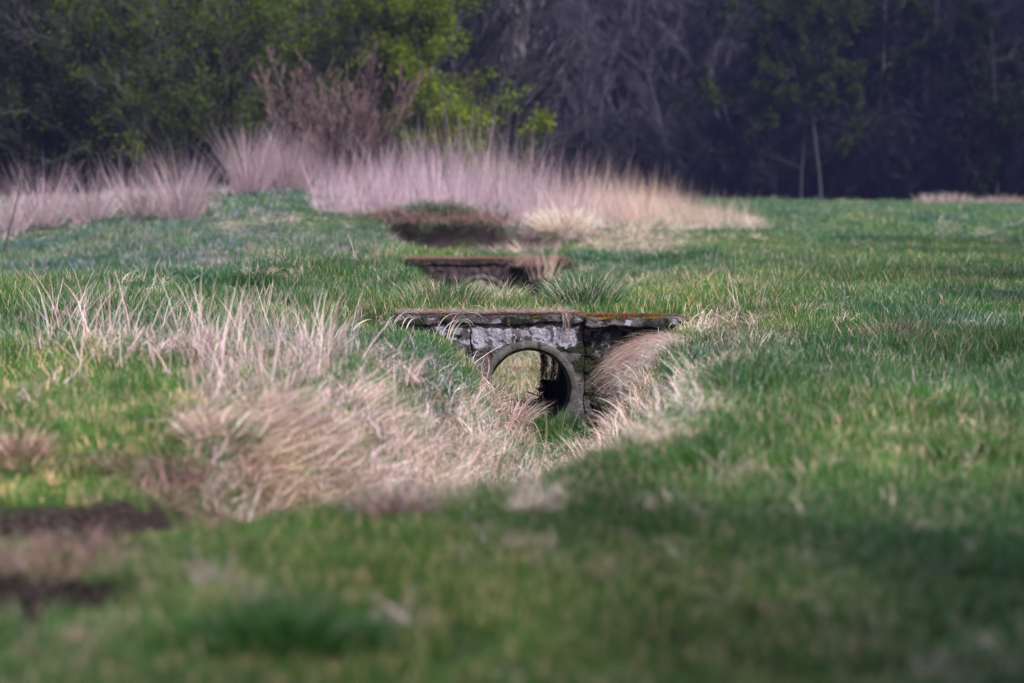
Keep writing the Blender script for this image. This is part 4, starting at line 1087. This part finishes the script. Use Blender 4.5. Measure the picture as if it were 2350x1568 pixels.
    # distant fans of dead reed on the left, and two tufts at the far right field edge
    for i, (u, d, h, lab, ln) in enumerate([
            (95, 67, 1.75, 'lilac reed fan at the far left before the dark trees', .75), (210, 68, 1.35, 'lower reed fan second from the left', .8),
            (415, 67, 1.75, 'tall dense reed fan standing alone on the left', .7), (330, 69, 1.25, 'thin reed fan leaning left beside the tall dense one', .7),
            (575, 76, 1.9, 'reed fan behind the green hump, its left one', .6), (665, 77, 1.9, 'reed fan behind the green hump, its right one', .5),
            (10, 66, 1.2, 'reed fan cut by the left picture edge', .7)]):
        X = (u / DS - 512) * d / K
        tuft('reed_fan', X, d, lab, 'dead reed', 520 if i in (2, 4, 5) else 300, .42, h, (PINK * np.array([.68, .70, .92]), PINK * .6 + .05, PINK * np.array([.8, .82, 1.0]), PINK * .5), (0, ln), (.0, .45), .009, seed=70 + i, wob=.2, tail=.6)
    for i, (u, h, lab) in enumerate([(2165, .75, 'bigger pale dry tuft far off at the right field edge'), (2300, .6, 'smaller pale dry tuft far off at the right picture edge')]):
        d = 140; X = (u / DS - 512) * d / K
        tuft('dead_grass_tuft', X, d, lab, 'dead grass', 500, 1.3, h, (STRAW * .6, PALE * .6, PINK * .6), (0, .6), (.1, .9), .022, seed=80 + i, wob=.4)
    # thin dead stalks
    for i, (u, v, h, d, lab, dx) in enumerate([
            (572, 690, .95, 26.5, 'tall thin grey dead stalk standing on the left bank', .02), (765, 560, 1.3, 45, 'thin pale dead stalk in the grass behind the left bank', .0),
            (1710 / 1.567 / 1.5077 * 1.0, 690, .35, 27.5, 'short pale dead stalk right of the tall grey one', .02), (6, 560, 2.2, 56, 'dark dead stem at the left picture edge', .25)]):
        X = (u / DS - 512) * d / K; Z = float(ground_z(np.array([X]), np.array([float(d)]))[0])
        r2 = np.random.default_rng(160 + i); k = 9; P = np.zeros((1, k, 3)); P[0, :, 2] = np.linspace(-.02, h, k); P[0, :, 0] = np.linspace(0, dx * h, k) + np.cumsum(r2.normal(0, .004, k)); P[0, :, 1] = np.cumsum(r2.normal(0, .004, k))
        parts = [tubes(P, radii(P, .0065 if i != 3 else .02, .002), 5, (.20, .16, .17) if i != 3 else (.05, .03, .03))]
        B = grow(P, 6, .10, .5, .05, 3, r2, .55); parts.append(tubes(B, radii(B, .002, .001), 3, (.24, .19, .19)))
        tag(link('dead_stalk', quick_mesh('dead_stalk', *join_parts(parts), False, [M_BARK]), None, (X, d, Z)), lab, 'dead stalk')
    # hanging vines and root mat at the near culvert
    def vine(xl, L, yl, lab, seed, nlv=10, name='hanging_vine', r_=.0022, colr=(.10, .055, .055), sub=4, zl=.012):
        r2 = np.random.default_rng(seed); k = 14; P = np.zeros((sub, k, 3)); t = np.linspace(0, 1, k)
        for q in range(sub):
            P[q, :, 2] = zl - L * (.45 + .55 * r2.random()) * t ** 1.1; P[q, :, 0] = r2.normal(0, .02) + np.cumsum(r2.normal(0, .006, k)); P[q, :, 1] = -.02 * np.sin(t * 3) + np.cumsum(r2.normal(0, .002, k))
            P[q, 0, 1] += .10; P[q, 0, 2] += .006
        parts = [tubes(P, radii(P, r_, r_ * .5), 4, colr)]
        if nlv:
            kk = r2.integers(0, sub, nlv); ii = r2.integers(2, k, nlv)
            parts.append(quads_at(P[kk, ii] + r2.normal(0, .006, (nlv, 3)), .011, (.085, .045, .05), .4, r2))
        tag(link(name, quick_mesh(name, *join_parts(parts), False, [M_BARK]), None, (xl, yl, 0)), lab, 'vine')
    V0 = [(-.75, .30, 28.33, 'brown vine hanging left of the first lichen patch', 30, 5), (-.20, .22, 28.33, 'brown vine with a dried flower head over the first lichen patch', 24, 4), (-.02, .45, 28.33, 'thin vine trailing across the lichen to the pipe rim', 12, 2),
          (.52, .30, 28.33, 'tangle of pale grass stems hanging over the middle of the coping', 6, 12), (.57, .48, 28.32, 'thin vine with dried leaves dangling right of the pipe top', 10, 2), (-.60, .22, 28.34, 'short brown vine tangle at the joint of the headwall', 16, 6)]
    for i, (u, v, n_, lab) in enumerate([(60, 1072, 500, 'brown grass fringe hanging over the dark cut at the left picture edge'), (230, 1078, 500, 'brown grass fringe hanging over the middle of the dark cut'),
        (370, 1085, 500, 'thick brown grass fringe at the right end of the dark cut'), (30, 1300, 500, 'brown fringe over the nearest dark hollow at the left edge'), (190, 1310, 450, 'brown fringe at the right end of the nearest dark hollow')]):
        X, Y = at(u, v); tuft('grass_fringe', X, Y + .05, lab, 'dead grass', n_, .24, .15, (BROWN, BROWN * .7, GREEN, STRAW * .7), (.3, 1.3), (.4, 1.8), .005, seed=170 + i, dir_=-1.6, hd_sd=1.0, wob=.6)
    for i, (xl, L, yl, lab, nl, sub) in enumerate(V0):
        vine(xl, L, yl, lab, 200 + i, nl, colr=(.40, .31, .28) if i == 3 else (.10, .055, .055), sub=sub)
    # roots hanging inside the pipe near its far end, and the dark clod under them
    r2 = np.random.default_rng(222); k = 10; nn = 26
    P = np.zeros((nn, k, 3)); t = np.linspace(0, 1, k)
    x0 = .40 + r2.normal(0, .05, nn); L = r2.uniform(.25, .70, nn)
    for q in range(nn):
        P[q, :, 0] = x0[q] + np.cumsum(r2.normal(0, .008, k)); P[q, :, 1] = 31.2 + r2.normal(0, .12) + np.cumsum(r2.normal(0, .008, k)); P[q, :, 2] = -.40 - L[q] * t
    parts = [tubes(P, radii(P, .0045, .002), 4, (.05, .028, .03), .5)]
    n2 = 500; kk = r2.integers(0, nn, n2); ii = r2.integers(3, k, n2); parts.append(quads_at(P[kk, ii] + r2.normal(0, .012, (n2, 3)), .013, (.05, .03, .03), .6, r2))
    n3 = 1400; cc = np.stack([.40 + r2.normal(0, .040, n3), 31.0 + r2.normal(0, .06, n3), -.84 - np.abs(r2.normal(0, .12, n3))], 1); parts.append(quads_at(cc, .018, (.016, .010, .011), .5, r2))
    tag(link('root_mass', quick_mesh('root_mass', *join_parts(parts), False, [M_BARK])), 'dark roots and clod hanging inside the near pipe', 'roots')
    P = np.array([[[.16, 29.6, -.86], [.22, 29.6, -.885], [.28, 29.62, -.91], [.36, 29.64, -.945], [.44, 29.66, -.99]]])
    B = np.array([[[.22, 29.6, -.885], [.225, 29.6, -.87], [.232, 29.6, -.862], [.24, 29.6, -.86], [.243, 29.6, -.858]]])
    tag(link('stick', quick_mesh('stick', *join_parts([tubes(P, np.array([[.007, .008, .009, .010, .011]]), 6, (.012, .009, .012)), tubes(B, np.full((1, 5), .003), 4, (.012, .009, .012))]), True, [M_BARK])), 'dark broken stick jutting across the pipe opening', 'stick')
    # litter on the copings
    for nm, xr, yr, z, lab, n_, cc in [
            ('coping_litter', (-1.45 + .29, .62 + .29 - .29), (28.34, 28.75), .008, 'reddish dead grass litter lying on the lichened slab', 3400, np.array([.40, .29, .26])),
            ('coping_litter', (-.42 - 1.47, -.42 + 1.40), (50.10, 50.62), .010, 'rust red litter covering the far culvert slab', 4200, np.array([.30, .15, .12]))]:
        V, F, C = litter_blades(n_, xr, yr, z, n_, cc, .14)
        k = np.random.default_rng(4).random(len(V) // 8) < .25
        tag(link(nm, quick_mesh(nm, V, F, C, False, [M_GO])), lab, 'plant litter', None, 'stuff')
build_tufts()

# ------------------------------------------------------------------ the thin spring haze over the meadow
def build_haze():
    V = np.array([(x, y, z) for x in (-500, 500) for y in (-60, 700) for z in (-3.5, 60)], float)
    F = np.array([(0, 1, 3, 2), (4, 6, 7, 5), (0, 4, 5, 1), (2, 3, 7, 6), (0, 2, 6, 4), (1, 5, 7, 3)])
    m, N, L = new_mat('thin haze'); p = N.new('ShaderNodeVolumePrincipled')
    p.inputs['Color'].default_value = (.36, .38, 1.0, 1); p.inputs['Density'].default_value = .00026; p.inputs['Anisotropy'].default_value = .0
    o = N.new('ShaderNodeOutputMaterial'); L.new(p.outputs[0], o.inputs['Volume'])
    tag(link('haze', quick_mesh('haze', V, F, None, False, [m])), 'thin bluish haze over the meadow in front of the woodland', 'haze', None, 'stuff')
build_haze()
